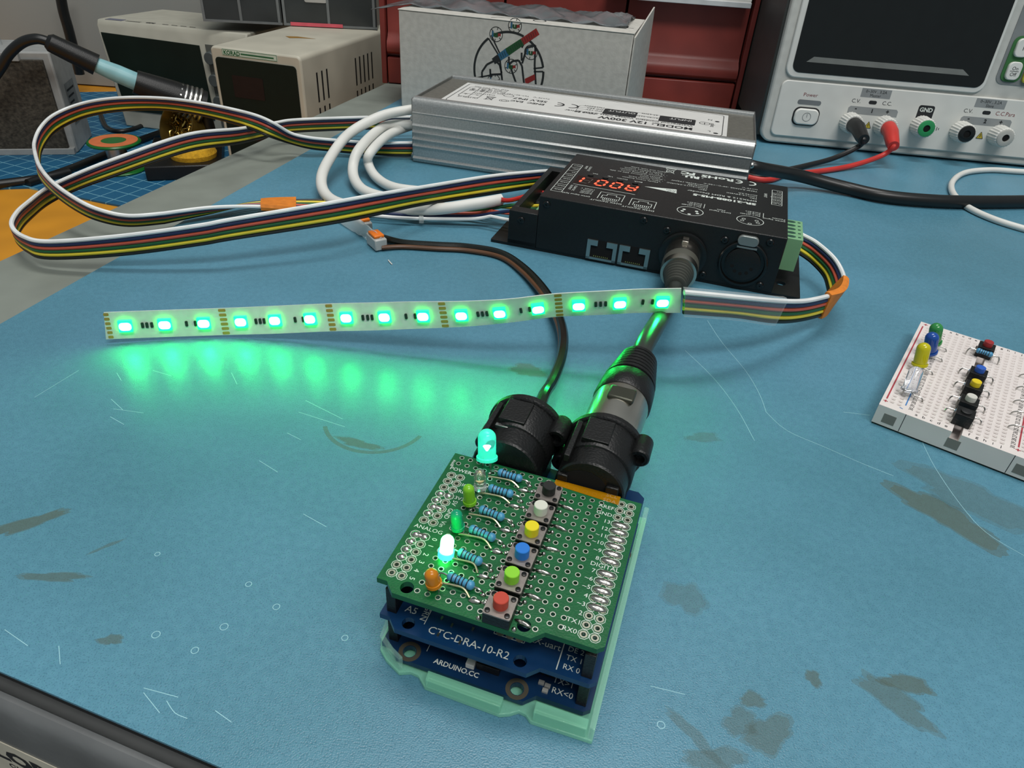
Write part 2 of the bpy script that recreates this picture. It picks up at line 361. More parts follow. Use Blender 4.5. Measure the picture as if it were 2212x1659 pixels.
# ---- acrylic tray
ac = thing('acrylic_base', 'clear acrylic base plate holding the circuit board stack', 'base plate', SO, SROT)
outl = [(-4, -1.8), (58, -1.8), (63.5, -1.6), (66.5, -0.4), (68.6, 2.4), (70.6, 6.8), (69.4, 9.4), (69.6, 11.5), (71.8, 14.2), (72.0, 33.5), (71.0, 35.6), (69.6, 37.4), (69.8, 39.2), (71.0, 40.6), (70.6, 55.4), (-4, 55.4)]
MB().prism(outl, 0.05, 1.5).build('tray_floor', M_ACE, ac, bevel=0.25)
MB().prism([(-4, -1.8), (58, -1.8), (66, -0.6), (68.3, 2.6), (70.2, 6.8), (69.2, 7.4), (67.6, 4.0), (65.4, 0.7), (58, -0.4), (-4, -0.4)], 1.5, 6.2).build('tray_wall', M_ACR, ac, bevel=0.25)
MB().prism([(-4, 53.9), (66, 53.9), (66.3, 54.0), (70.2, 54.0), (70.6, 55.4), (-4, 55.4)], 1.5, 6.2).build('tray_wall', M_ACR, ac, bevel=0.25)
MB().prism([(69.3, 14), (71.9, 14.4), (72.0, 33.4), (69.3, 33.4)], 1.5, 4.6).build('tray_lip', M_ACE, ac, bevel=0.25)
MB().prism([(67.8, 40.8), (70.8, 41), (70.5, 53.6), (67.8, 53.6)], 1.5, 5.2).build('tray_lip', M_ACE, ac, bevel=0.25)

def header(parent, v0, ranges, z0, z1, w=2.5):
    for a, c in ranges:
        MB().box(a - 1.27, c + 1.27, v0 - w / 2, v0 + w / 2, z0, z1).build('pin_header', M_BLACK, parent, bevel=0.15)
DIGR = ((18.8, 41.656), (45.72, 63.5)); ANAR = ((27.94, 45.72), (50.8, 63.5))
# ---- microcontroller board
ZU = 4.1
un = thing('microcontroller_board', 'dark blue microcontroller board at the bottom of the stack', 'circuit board', SO, SROT)
mounth = [(13.97, 2.54, 1.6, 14), (15.24, 50.8, 1.6, 14), (66.04, 7.62, 1.6, 14), (66.04, 35.56, 1.6, 14)]
plate('board', uno_outline(0), mounth, ZU - 1.6, ZU, M_PCBT, un)
header(un, 50.8, DIGR, ZU, ZU + 8.5); header(un, 2.54, ANAR, ZU, ZU + 8.5)
for x, y, r, n in mounth: MB().arc((x, y), 2.25, 0, 360, 1.1, lambda X, Y, h: (X, Y, ZU + h), 0.03, 20).build('mounting_ring', mat('bare_pcb_ring', (74, 70, 58), 0.5), un)
b = MB(); F = tf(ZU)
b.text('A5', 2.0, 4.6, -61.3, F); b.text('ARDUINO.CC', 1.35, 14.2, -66.8, F, bold=0.02); b.line((11.5, -60), (11.5, -64.5), 0.2, F)
b.text('TX>1', 1.6, 47.8, -61.3, F, 'r'); b.text('RX<0', 1.6, 48.6, -64.0, F, 'r'); b.text('SPI', 1.7, 0, 0, tfr(59.6, 31.2, ZU)); b.line((30.2, -56), (30.2, -61), 0.2, F)
b.build('board_print', M_INK, un)
MB().box(59.2, 64.6, 24.6, 30.4, ZU, ZU + 2.4).build('icsp_header', M_BLACK, un, bevel=0.1)
for i in range(3):
    for j in range(2): MB().box(60.2 + 2.54 * j - .32, 60.2 + 2.54 * j + .32, 25.0 + 2.3 * i - .32, 25.0 + 2.3 * i + .32, ZU + 2.4, ZU + 8.4).build('icsp_pin', M_STEEL, un)
MB().box(62.4, 65.2, 22.0, 24.2, ZU, ZU + 1.6).build('reset_button', M_WHITE, un, bevel=0.15)
for (u, v) in ((62.6, 40.6), (62.9, 42.2), (64.3, 42.0)): MB().box(u - .5, u + .5, v - .7, v + .7, ZU, ZU + .6).build('chip_component', mat('smd_grey', (150, 150, 146), 0.4), un)
for k in range(4): MB().box(57.0, 60.4, 38.6 + k * 1.25, 39.3 + k * 1.25, ZU, ZU + .9).build('chip_lead', M_DARKSTEEL, un)
MB().box(30, 40, 14, 42, ZU, ZU + 3.5).build('processor_chip', M_BLACKG, un, bevel=0.3)
MB().box(-6.2, 9.5, 32, 44, ZU, ZU + 10.5).build('usb_socket', M_STEEL, un, bevel=0.4)
MB().box(-1.8, 11.5, 3.5, 12.4, ZU, ZU + 10.5).build('power_jack', M_BLACK, un, bevel=0.4)

# ---- DMX shield
ZC = 15.4
dm = thing('dmx_shield', 'blue shield board in the middle of the stack carrying two black round sockets', 'circuit board', SO, SROT)
plate('board', uno_outline(0.6), mounth, ZC - 1.6, ZC, M_PCBB, dm)
header(dm, 50.8, DIGR, ZC, ZC + 8.5); header(dm, 2.54, ANAR, ZC, ZC + 8.5)
b = MB(); F = tf(ZC)
b.text('A4', 1.9, 5.4, -60.6, F); b.text('A5', 1.9, 5.2, -63.3, F); b.text('GRN', 1.5, 0, 0, tfr(60.0, 9.6, ZC)); b.line((11.2, -60.3), (11.2, -65), 0.2, F)
b.text('CTC-DRA-10-R2', 2.05, 12.8, -66.8, F, wide=1.0); b.text('RX-uart', 1.7, 35.9, -60.4, F); b.line((43.9, -57.5), (43.9, -65.2), 0.25, F)
b.text('DE 2', 1.4, 45.2, -59.6, F); b.text('TX 1', 1.4, 45.2, -61.9, F); b.text('RX 0', 1.4, 45.2, -64.4, F)
b.rect(27.5, -61.4, 35.0, -59.6, 0.18, F)
b.build('board_print', M_INK, dm)
for k in range(3): MB().lathe([(1.1, 0.02), (1.1, 0.25)], 14, (60.5, 28.9 + 2.4 * k, ZC)).build('jumper_pad', mat('pad_grey', (120, 118, 104), 0.5), dm)
for u, v in ((62, 14.5), (63, 17.5), (62.2, 22.5), (66.5, 15.5), (66.6, 21.0)): MB().box(u - .45, u + .45, v - .25, v + .25, ZC, ZC + .4).build('chip_resistor', M_STEEL, dm)
MB().box(36, 46, 18, 34, ZC, ZC + 3).build('transceiver_chip', M_BLACKG, dm, bevel=0.2)
def socket(vc, uf, open_front):
    zc = ZC + 11.4
    parts = MB()
    # flange ring facing away, body barrel, stepped rear
    parts.lathe([(11.5, 0), (11.8, .4), (11.8, 2.0), (11.4, 2.4), (10.7, 2.6), (10.6, 13.5), (10.3, 14), (9.8, 14.2), (9.7, 20.5), (9.3, 21)], 40, (uf, vc, zc), (1, 0, 0))
    body = parts.build('socket_body', M_BLACK, dm)
    MB().box(uf + 3, uf + 13, vc - 5.2, vc + 2.4, zc + 9.4, zc + 11.2).build('top_rib', M_BLACK, body, bevel=0.2)
    MB().box(uf + 4, uf + 20, vc - 8.2, vc - 6.6, zc + 7.2, zc + 9.6).build('side_rib', M_BLACK, body, bevel=0.2)
    MB().box(uf + 3, uf + 18.5, vc - 9.5, vc + 9.5, zc - 11.9, zc - 3).build('socket_foot', M_BLACK, body, bevel=0.4)
    for s in (1, -1):
        MB().lathe([(2.9, 0), (3.0, .3), (3.0, 7.6), (2.6, 8.0), (1.7, 8.0), (1.7, 6.5)], 20, (uf + 0.2, vc + s * 10.8, zc + s * 4.6), (1, 0, 0)).build('screw_boss', M_BLACK, body)
    if open_front:
        MB().lathe([(7.0, 0), (7.0, .15)], 24, (uf + 20.95, vc - 1.5, zc - 0.5), (1, 0, 0)).build('rear_opening', M_DARK, body)
        MB().box(uf + 18.0, uf + 22.0, vc - 9.0, vc - 6.0, zc - 4, zc + 4).build('rear_clip', M_BLACK, body, bevel=0.3)
        MB().box(uf + 18.0, uf + 22.0, vc + 4.5, vc + 8.0, zc - 4, zc + 4).build('rear_clip', M_BLACK, body, bevel=0.3)
    else:
        MB().box(uf + 13.4, uf + 14.6, vc - 5.6, vc + 1.2, zc + 8.3, zc + 9.6).build('latch_window', M_STEEL, body, bevel=0.15)
        MB().box(uf + 17.5, uf + 18.1, vc - 4.0, vc - 3.0, zc - 6, zc + 7.5).build('contact_pin', M_STEEL, body)
    return body
socket(14.6, -2.6, False); socket(38.6, -3.2, True)

# ---- prototype shield
ZP = 28.5
ps = thing('prototype_shield', 'green prototyping board with coloured buttons, resistors and LEDs on top of the stack', 'circuit board', SO, SROT)
grid = [(20.32 + 2.54 * j, 10.16 + 2.54 * i) for j in range(19) for i in range(14)]
grid = [(u, v) for u, v in grid if not (u > 65 and (v > 39 or 33 < v < 38)) and not (u > 62 and v > 44)]
grid += [(u, v) for u in (20.32, 22.86) for v in (2.54, 5.08, 7.62)] + [(25.4, 7.62)]
dig_u = [63.5 - 2.54 * k for k in range(8)] + [41.656 - 2.54 * k for k in range(9)]
ana_u = [63.5 - 2.54 * k for k in range(6)] + [45.72 - 2.54 * k for k in range(8)]
padsD = [(u, v) for u in dig_u for v in (48.26, 50.8)]; padsA = [(u, v) for u in ana_u for v in (2.54, 5.08)]
holes = [(u, v, 0.50, 8) for u, v in grid] + [(u, v, 0.55, 8) for u, v in padsD + padsA] + [(66.04, 7.62, 1.6, 20), (66.04, 35.56, 1.6, 20)]
plate('board', uno_outline(19.05)[:-2] + [(19.05, 53.34)], holes, ZP - 1.6, ZP, M_PCBG, ps)
# rings of the grid
ring = None
def ringmesh(r0, r1, n=16):
    b = MB(); vs = []
    for i in range(n):
        t = 2 * PI * i / n; c, s = math.cos(t), math.sin(t)
        vs += [(r0 * c, r0 * s, -0.9), (r0 * c, r0 * s, 0.05), (r1 * c, r1 * s, 0.05), (r1 * c, r1 * s, 0.0)]
    fs = []
    for i in range(n):
        j = (i + 1) % n
        for k in range(3): fs.append((4 * i + k, 4 * j + k, 4 * j + k + 1, 4 * i + k + 1))
    return b.add(vs, fs)
skip = set()
for k, (u, v) in enumerate(grid):
    if ring is None: ring = ringmesh(0.49, 0.70).build('plated_hole', M_TIN, ps, loc=(u, v, ZP))
    else: share(ring, 'plated_hole', ps, (u, v, ZP))
pad = None
for u, v in padsD + padsA:
    if pad is None: pad = ringmesh(0.52, 0.92).build('solder_pad', mat('pad_tin', (176, 176, 160), 0.4, 0.7), ps, loc=(u, v, ZP))
    else: share(pad, 'solder_pad', ps, (u, v, ZP))
b = MB(); F0 = lambda X, Y, h: (X, Y, ZP + h)
for u, v in padsD + padsA:
    b.path([(u + 1.27 * math.cos(t), v + 1.27 * math.sin(t)) for t in [math.radians(22.5 + 45 * i) for i in range(8)]], 0.13, F0, 0.03, True)
F = tf(ZP)
b.text('POWER', 1.25, 1.2, -25.9, F, wide=1.05); b.text('ANALOG', 1.25, 1.1, -48.7, F, wide=1.05)
for t, u in (('IO', 30.9), ('RES', 33.4), ('3V3', 36.0)): b.text(t, 1.2, 6.7, -u, F)
for t, u in (('5V', 36.6), ('GND', 39.6), ('Vin', 44.2)): b.text(t, 1.3, 0, 0, tfr(u, 6.8, ZP), wide=0.95)
for k, u in enumerate([50.8 + 2.54 * i for i in range(6)]): b.text(str(k), 1.35, 0, 0, tfr(u - 0.5, 7.0, ZP))
b.text('Blank', 0.9, 0, 0, lambda x, y, h: (24.5 - x, 0.9 + y - 0.2, ZP + h))
for t, u in (('SCL', 18.8), ('SDA', 21.336), ('AREF', 23.876), ('GND', 26.416), ('13', 28.956), ('12', 31.496), ('~11', 34.036), ('~10', 36.576), ('~9', 39.116), ('8', 41.656), ('7', 45.72), ('~6', 48.26), ('~5', 50.8), ('4', 53.34), ('~3', 55.88), ('2', 58.42), ('TX1', 60.96), ('RX0', 63.5)):
    b.text(t, 1.25, 46.75, -(u + 0.55) if u > 20 else -19.9, F, 'r', wide=1.08)
b.text('DIGITAL', 1.3, 45.2, -44.2, F, wide=1.05)
b.build('board_print', M_INK, ps)
# amber tape along the far edge
MB().prism([(18.75, 29.5), (18.75, 47.5), (22.0, 47.5), (20.9, 29.5)], ZP + 0.06, ZP + 0.11).build('amber_tape', mat('amber_film', (176, 120, 0), 0.25, alpha=0.6, noise=0.05), ps)
# solder
def blob(u, v, lu, lv, h=0.75, name='solder_joint', rz=0.0):
    b = MB().ball((0, 0, 0), lu, lv, h, 12, 6, lo=-0.15); return b.build(name, M_SOLDER, ps, loc=(u, v, ZP + 0.02), rotz=rz)
for u in dig_u:
    if 28 < u < 42 or 44 < u < 57: blob(u + random.uniform(-.1, .1), 49.5, 1.0, 2.25, 0.75, rz=random.uniform(-.05, .05))
for u, v in ((35.56, 2.6), (35.56, 4.9), (38.1, 2.6), (40.64, 2.9), (43.18, 2.6), (50.8, 2.7), (50.8, 5.0), (53.34, 2.6), (55.88, 2.6), (58.42, 2.6)): blob(u, v, 0.95, 1.05, 0.7)
blob(40.64, 3.9, 0.8, 1.7, 0.6); blob(50.8, 3.8, 0.8, 1.5, 0.55)
# push buttons
def button(parent, u, v, z, capcol, name='push_button', rz=0.0, label=None, top=None, kids=None, hb=3.6, cap_h=2.6):
    e = bpy.data.objects.new(name, None); COL.objects.link(e); e.parent = parent; e.location = Vector((u, v, z)) * S; e.rotation_euler = (0, 0, rz); e.empty_display_size = 0.004
    MB().box(-3.1, 3.1, -3.1, 3.1, 0.05, hb - 0.35).build('switch_body', M_BLACK, e, bevel=0.2)
    MB().prism(rrect(-3.15, -3.15, 3.15, 3.15, 0.4, 3), hb - 0.35, hb).build('switch_plate', mat('switch_plate_steel', (150, 142, 136), 0.38, 0.75, noise=0.15, nscale=700), e)
    for a in (-1, 1):
        for c in (-1, 1): MB().lathe([(0.62, 0), (0.6, 0.28), (0.3, 0.34)], 12, (a * 2.25, c * 2.25, hb)).build('rivet', M_BLACKG, e)
    m = mat('cap_%s' % capcol[0], capcol[1], 0.5, noise=0.04)
    MB().lathe([(1.72, 0), (1.72, cap_h - .15), (1.6, cap_h)], 24, (0, 0, hb)).build('button_cap', m, e)
    return e
CAPS = [('black', (24, 26, 24)), ('white', (200, 202, 188)), ('yellow', (216, 200, 22)), ('blue', (28, 112, 196)), ('lime', (130, 198, 44)), ('red', (178, 62, 44))]
for k, c in enumerate(CAPS):
    u = 28.0 + 7.50 * k
    e = button(ps, u, 29.75, ZP, c, rz=random.uniform(-.03, .03)); e['label'] = '%s capped push button' % c[0]
    for du in (-2.3, 2.3):
        for s in (-1, 1): blob(u + du, 29.75 + s * 4.1, 0.62, 0.6, 0.7)
    blob(u + 0.2, 35.2, 0.62, 2.2, 0.8, rz=random.uniform(-.2, .2))
# blue resistors
M_RES = mat('resistor_blue', (70, 138, 176), 0.35, noise=0.08, nscale=500); M_BAND = mat('resistor_band', (16, 26, 40), 0.5)
def resistor(parent, p, q, lead=2.0, name='resistor', drop=1.2):
    e = bpy.data.objects.new(name, None); COL.objects.link(e); e.parent = parent; e.empty_display_size = 0.003
    p = Vector(p); q = Vector(q); d = (q - p); L = d.length; d.normalize()
    MB().lathe([(0.25, 0), (0.9, 0.35), (1.15, 0.8), (1.12, 1.5), (0.95, 1.9), (0.95, L - 1.9), (1.12, L - 1.5), (1.15, L - .8), (0.9, L - .35), (0.25, L)], 16, p, d).build('resistor_body', M_RES, e)
    for k, t in enumerate((0.22, 0.36, 0.48, 0.60, 0.76)): MB().lathe([(1.0 if 0.25 < t < .7 else 1.14, -0.13), (1.0 if .25 < t < .7 else 1.14, 0.13)], 16, p + d * (L * t), d).build('colour_band', M_BAND, e)
    for a, s in ((p, -1), (q, 1)):
        w = spline([a, a + d * s * lead * .6, a + d * s * lead + Vector((0, 0, -drop * .5)), a + d * s * lead + Vector((0, 0, -drop))], 4)
        MB().tube(w, 0.26, 6).build('lead', M_STEEL, e)
    return e
for k, (ua, va, ub, vb) in enumerate([(23.4, 14.2, 23.8, 21.4), (30.1, 13.9, 30.2, 21.0), (38.2, 14.4, 39.0, 21.6), (45.3, 14.5, 46.3, 21.8), (53.2, 14.8, 54.4, 21.4), (60.6, 15.2, 61.5, 22.2)]):
    resistor(ps, (ua, va, ZP + 1.5), (ub, vb, ZP + 1.5))
    blob(ub + 0.3, vb + 2.2, 0.6, 0.8, 0.7); blob(ub + 2.6, vb + 1.2, 0.7, 1.7, 0.8, rz=0.15); blob(ua + 0.1, va - 2.2, .55, .55, .6)
    blob(ub + 2.2, vb + 3.4, 0.55, 0.7, 0.6)
    MB().tube(spline([(ua + 2.4, va - 1.8, ZP + 1.2), (ua + 2.2, va + 1.5, ZP + 1.5), (ua + 2.2, va + 4.8, ZP + 1.6), (ub + 2.4, vb - 0.2, ZP + 0.6)], 5), 0.27, 6).build('jumper_lead', mat('pale_lead', (200, 196, 160), 0.3, 0.9), ps)
# LEDs
def led(parent, base, top, r, m, name='indicator_led', label=None, leads=True, zb=None, flange=True, die=None):
    base = Vector(base); top = Vector(top); d = (top - base); L = d.length; d.normalize()
    e = bpy.data.objects.new(name, None); COL.objects.link(e); e.parent = parent; e.empty_display_size = 0.003
    prof = [(r * .98, 0), (r, 0.2), (r, L - r)] + [(r * math.cos(t), L - r + r * math.sin(t)) for t in [PI / 2 * i / 6 for i in range(1, 6)]] + [(r * 0.12, L)]
    MB().lathe(prof, 24, base, d).build('led_lens', m, e)
    if flange: MB().lathe([(r * 1.02, -0.02), (r * 1.18, -0.02), (r * 1.18, 0.85), (r * 1.02, 0.9)], 24, base, d, cap=False).build('led_flange', m, e)
    if die is not None:
        MB().lathe([(r * .1, 0), (r * .45, r * .55), (r * .1, r * .62)], 14, base + d * (L * .28), d).build('die_cup', die, e)
    if leads:
        for s in (-1, 1):
            p = base + Vector((0, s * 1.1, 0)); MB().tube([p, (p.x, p.y, (p.z + zb) / 2), (p.x, p.y, zb)], 0.25, 6).build('lead', M_STEEL, e)
    if label: e['label'] = label
    return e
M_TEAL = mat('led_teal_lit', (0.10, 0.80, 0.62), 0.08, emit=((0.0, 1.0, 0.60), 0.30), alpha=0.62, noise=0.0)
M_CLR = mat('led_clear', (0.86, 0.93, 0.86), 0.05, trans=0.95, noise=0.0, ior=1.5)
M_LIME = mat('led_lime', (120, 186, 40), 0.2, noise=0.02, alpha=0.95)
M_GRN = mat('led_green', (22, 150, 112), 0.2, noise=0.02, alpha=0.92)
M_ORG = mat('led_orange', (192, 120, 24), 0.22, noise=0.06, nscale=400)
M_CUP = mat('led_cup', (226, 200, 150), 0.4)
def L3(px_b, px_t, zb, zt):
    a = su(*px_b, zb); c = su(*px_t, zt); return (a[0], a[1], zb), (c[0], c[1], zt)
bb_, tt_ = L3((1052, 992), (1052, 927), 31.5, 39.8); led(ps, bb_, tt_, 2.5, M_TEAL, label='tall LED glowing teal', zb=ZP, die=glow('teal_die', (0.35, 1.0, 0.9), 14))
bb_, tt_ = L3((1037, 1054), (1036, 1014), 30.5, 36.3); led(ps, bb_, tt_, 1.55, M_CLR, label='unlit clear LED', zb=ZP, die=M_CUP)
bb_, tt_ = L3((1015, 1086), (1011, 1048), 30.5, 36.3); led(ps, bb_, tt_, 1.5, M_LIME, label='unlit lime LED', zb=ZP)
bb_, tt_ = L3((989, 1140), (985, 1104), 30.3, 36.0); led(ps, bb_, tt_, 1.5, M_GRN, label='unlit green LED', zb=ZP)
bb_, tt_ = L3((963, 1199), (968, 1158), 29.8, 35.6); led(ps, bb_, tt_, 1.6, glow('white_green_led', (0.06, 1.0, 0.14), 22.0), label='brightly lit white green LED', zb=ZP, flange=False)
MB().lathe([(1.7, 0), (1.95, 0), (1.95, 1.6), (1.7, 1.6)], 24, Vector(bb_) + Vector((0, 0, -0.2)), Vector(tt_) - Vector(bb_), cap=False).build('led_collar', mat('led_cyan_lit', (0.1, 0.8, 0.9), 0.2, emit=((0.1, 0.75, 1.0), 0.8)), ps)
bb_, tt_ = L3((938, 1262), (929, 1232), 30.6, 35.2); led(ps, bb_, tt_, 1.6, M_ORG, label='unlit orange LED', zb=ZP)

# ================================================================== LED strip and ribbon cables
def band(rows, width, n=8):
    "rows: (top pixel, bottom pixel, bottom height); returns a list of (top, bottom) points of constant width"
    raw = []
    for (tx, ty), (bx, by), zb in rows:
        B = at(bx, by, zb); d = (at(tx, ty, 0) - Vector((0, 0, CAMZ))).normalized(); c = Vector((0, 0, CAMZ)); oc = c - B
        bq = oc.dot(d); cq = oc.dot(oc) - width * width; disc = bq * bq - cq
        if disc <= 0: T = c + d * (-bq); T = B + (T - B).normalized() * width
        else:
            r = math.sqrt(disc); c1 = c + d * (-bq - r); c2 = c + d * (-bq + r)
            T = max((c1, c2), key=lambda p: p.z)
            if (T - B).z < 0.3 * width and min(c1.z, c2.z) > B.z + 0.3 * width: T = min((c1, c2), key=lambda p: p.z)
        raw.append((*T, *B))
    return [(Vector(p[:3]), Vector(p[3:])) for p in spline(raw, n)]
WIRES = [('white', (222, 224, 222)), ('navy', (24, 40, 76)), ('red', (192, 84, 62)), ('green', (22, 88, 48)), ('yellow', (222, 200, 54)), ('black', (20, 26, 24))]
def ribbon(name, label, segs, width=12.4):
    t = thing(name, label, 'ribbon cable', (0, 0, 0))
    for i, (cn, c) in enumerate(WIRES):
        m = mat('insulation_' + cn, c, 0.42, noise=0.06); k = (i + 0.5) / 6
        pts = [T.lerp(B, k) for T, B in segs]
        MB().tube(pts, width / 12 * 1.02, 8).build('wire', m, t)['label'] = cn + ' wire'
    return t
# long run: decoder -> left loop -> back over the bench -> behind the driver
RA = [((1185, 366), (1185, 400), 6), ((1152, 368), (1152, 406), 7), ((1057, 377), (1057, 422), 9), ((915, 400), (915, 444), 13), ((809, 417), (809, 467), 16), ((707, 435), (707, 487), 17), ((500, 470), (500, 519), 14), ((430, 483), (430, 531), 12), ((268, 505), (268, 552), 7), ((109, 518), (109, 560), 3), ((50, 508), (62, 545), 2.5), ((24, 484), (38, 520), 2.5), ((35, 456), (44, 498), 1.5), ((63, 431), (66, 473), 0), ((101, 403), (104, 442), -1.5), ((160, 375), (163, 412), 1), ((253, 338), (253, 380), 6), ((405, 287), (405, 329), 12), ((516, 275), (516, 311), 8), ((592, 263), (592, 293), 4), ((642, 256), (642, 286), 5), ((782, 251), (782, 280), 7), ((880, 250), (880, 279), 7), ((930, 250), (930, 279), 7)]
ribbon('ribbon_cable', 'six colour ribbon cable crossing in front and looping widest at the left', band(RA, 12.4))
# second run: behind the driver -> upper loop -> orange tape -> decoder terminals
RB = [((935, 306), (935, 337), 1), ((870, 306), (870, 337), 1), ((820, 307), (820, 335), 1), ((769, 304), (769, 332), 1.2), ((718, 300), (718, 327), 2), ((668, 295), (668, 321), 4), ((630, 286), (622, 309), 7), ((592, 263), (580, 296), 14), ((556, 247), (545, 282), 17), ((506, 234), (506, 268), 18), ((430, 219), (430, 249), 21), ((354, 210), (354, 238), 22), ((278, 208), (278, 239), 20), ((215, 213), (215, 247), 17), ((162, 225), (165, 261), 13), ((114, 246), (120, 286), 9), ((86, 273), (98, 312), 6), ((73, 304), (87, 335), 3), ((75, 328), (85, 362), 6), ((86, 358), (90, 388), 9), ((114, 392), (119, 420), 12), ((165, 428), (165, 454), 10), ((215, 451), (215, 477), 7), ((278, 464), (278, 488), 3.5), ((354, 459), (354, 482), 1.2)]
sb = band(RB, 12.4)
tail = [((456, 447, 9), (440, 463, 1.5)), ((552, 447, 7), (552, 437, 3)), ((640, 453, 4), (640, 432, 4)), ((740, 462, 4), (740, 431, 4)), ((850, 473, 4), (850, 433, 4)), ((915, 476, 4), (915, 436, 4)), ((1019, 476, 5), (1019, 441, 5)), ((1060, 470, 8), (1062, 437, 9))]
last = (*sb[-1][0], *sb[-1][1]); raw = [last] + [(*at(*a), *at(*c)) for a, c in tail]
sb = sb + [(Vector(p[:3]), Vector(p[3:])) for p in spline(raw, 8)][1:]
rb = ribbon('ribbon_cable', 'six colour ribbon cable with orange tape making the upper left loop', sb)
def wrap(parent, pts, m, name, th=1.0):
    "a sleeve of tape around a ribbon: pts = list of (top, bottom)"
    vs = []; n = len(pts); fs = []
    for i, (T, B) in enumerate(pts):
        t = ((pts[min(i + 1, n - 1)][0] + pts[min(i + 1, n - 1)][1]) - (pts[max(i - 1, 0)][0] + pts[max(i - 1, 0)][1])).normalized()
        w = (T - B).normalized(); nn = t.cross(w).normalized()
        for a, s_ in ((T + w * th, 0), (T + w * .5 * th, 1), (B - w * .5 * th, 1), (B - w * th, 0), (B - w * .5 * th, -1), (T + w * .5 * th, -1)): vs.append(a + nn * s_ * (th + 0.55))
    for i in range(n - 1):
        for k in range(6): j = (k + 1) % 6; fs.append((6 * i + k, 6 * i + j, 6 * i + 6 + j, 6 * i + 6 + k))
    fs += [(5, 4, 3, 2, 1, 0), tuple(6 * n - 6 + k for k in range(6))]
    return MB().add(vs, fs).build(name, m, parent)
M_OTAPE = mat('orange_tape', (214, 124, 36), 0.6, noise=0.1, nscale=300, bump=0.4, bscale=400)
def part_of(sb_, x0, x1, lo=0):
    idx = [i for i, (T, B) in enumerate(sb_) if i >= lo and x0 <= pix((T + B) / 2)[0] <= x1]
    return [sb_[i] for i in range(min(idx), max(idx) + 1)]
wrap(rb, part_of(sb, 556, 642, len(sb) - 66), M_OTAPE, 'orange_tape', 1.2)
wrap(rb, part_of(sb, 898, 920, len(sb) - 40), mat('clear_tape', (0.75, 0.8, 0.78), 0.25, trans=0.6, alpha=0.6, noise=0), 'clear_tape', 1.0)
# short run at the right: terminal block -> orange tape -> strip
RC = [((1722, 497), (1722, 549), 13), ((1735, 502), (1735, 556), 12), ((1765, 520), (1755, 572), 10), ((1803, 553), (1778, 598), 8), ((1823, 586), (1786, 622), 7), ((1826, 611), (1790, 650), 7), ((1815, 628), (1785, 672), 8), ((1785, 637), (1765, 685), 9), ((1740, 646), (1714, 696), 13), ((1689, 646), (1664, 697), 18), ((1613, 640), (1593, 686), 24), ((1540, 633), (1532, 681), 27), ((1478, 627), (1476, 677), 28.5)]
sc = band(RC, 12.4)
rc = ribbon('ribbon_cable', 'short six colour ribbon cable between green terminal block and glowing strip', sc)
wrap(rc, sc[36:56], M_OTAPE, 'orange_tape', 1.0)
vs = sc[-26:]
wrap(rc, vs, mat('clear_heat_shrink', (0.93, 0.95, 0.93), 0.10, alpha=0.14, noise=0, ior=1.45, spec=0.8), 'clear_sleeve', 0.9)

# strip
RS = [((224, 675), (229, 733), 2.6), ((330, 671), (333, 729), 1.8), ((476, 666), (478, 724), 1.6), ((590, 661), (592, 721), 3.5), ((707, 656), (708, 716), 7), ((800, 654), (801, 714), 9.5), ((880, 652), (880, 711), 12), ((1000, 651), (1000, 706), 15.5), ((1101, 646), (1101, 697), 19.5), ((1197, 635), (1197, 685), 23), ((1304, 629), (1304, 680), 26), ((1380, 625), (1380, 676), 27.5), ((1472, 623), (1470, 676), 28.5)]
ss = band(RS, 12.0, 12)
strip = thing('led_strip', 'white flexible LED strip glowing bright green across the mat', 'LED strip', (0, 0, 0))
M_STRIP = mat('strip_white', (206, 214, 204), 0.4, noise=0.04, nscale=400, bump=0.1, spec=0.4)
def sframe(i, f=0.0):
    i = max(0, min(len(ss) - 2, i)); T = ss[i][0].lerp(ss[i + 1][0], f); B = ss[i][1].lerp(ss[i + 1][1], f)
    w = (T - B).normalized(); t = ((ss[i + 1][0] + ss[i + 1][1]) - (ss[i][0] + ss[i][1])).normalized(); nn = t.cross(w).normalized()
    w = nn.cross(t).normalized(); return (T + B) / 2, t, w, nn
def sloc(px):
    best = (1e9, 0, 0)
    for i in range(len(ss) - 1):
        for k in range(12):
            c = ((ss[i][0].lerp(ss[i + 1][0], k / 12)) + (ss[i][1].lerp(ss[i + 1][1], k / 12))) / 2; e = abs(pix(c)[0] - px)
            if e < best[0]: best = (e, i, k / 12)
    return sframe(best[1], best[2])
vs = []; fs = []
for i, (T, B) in enumerate(ss):
    _, t, w, nn = sframe(i)
    vs += [T, B, B - nn * 0.35, T - nn * 0.35]
n = len(ss)
for i in range(n - 1):
    for k in range(4): j = (k + 1) % 4; fs.append((4 * i + k, 4 * i + 4 + k, 4 * i + 4 + j, 4 * i + j))
fs += [(3, 2, 1, 0), (4 * n - 4, 4 * n - 3, 4 * n - 2, 4 * n - 1)]
MB().add(vs, fs).build('strip_substrate', M_STRIP, strip)
def sbox(px, a, bq, l, wd, h0, h1, name, m, r=0.0, parent=strip, nseg=3):
    c, t, w, nn = sloc(px); fn = lambda x, y, z: tuple(c + t * (x + a) + w * (y + bq) + nn * z)
    b = MB(); b.prism(rrect(-l / 2, -wd / 2, l / 2, wd / 2, r or 0.05, nseg), h0, h1, fn); return b.build(name, m, parent)
LEDX = [272, 357, 441, 522, 596, 672, 750, 832, 915, 998, 1080, 1162, 1250, 1338, 1430]
G_LED = glow('green_led_light', (0.009, 1.0, 0.13), 150.0)
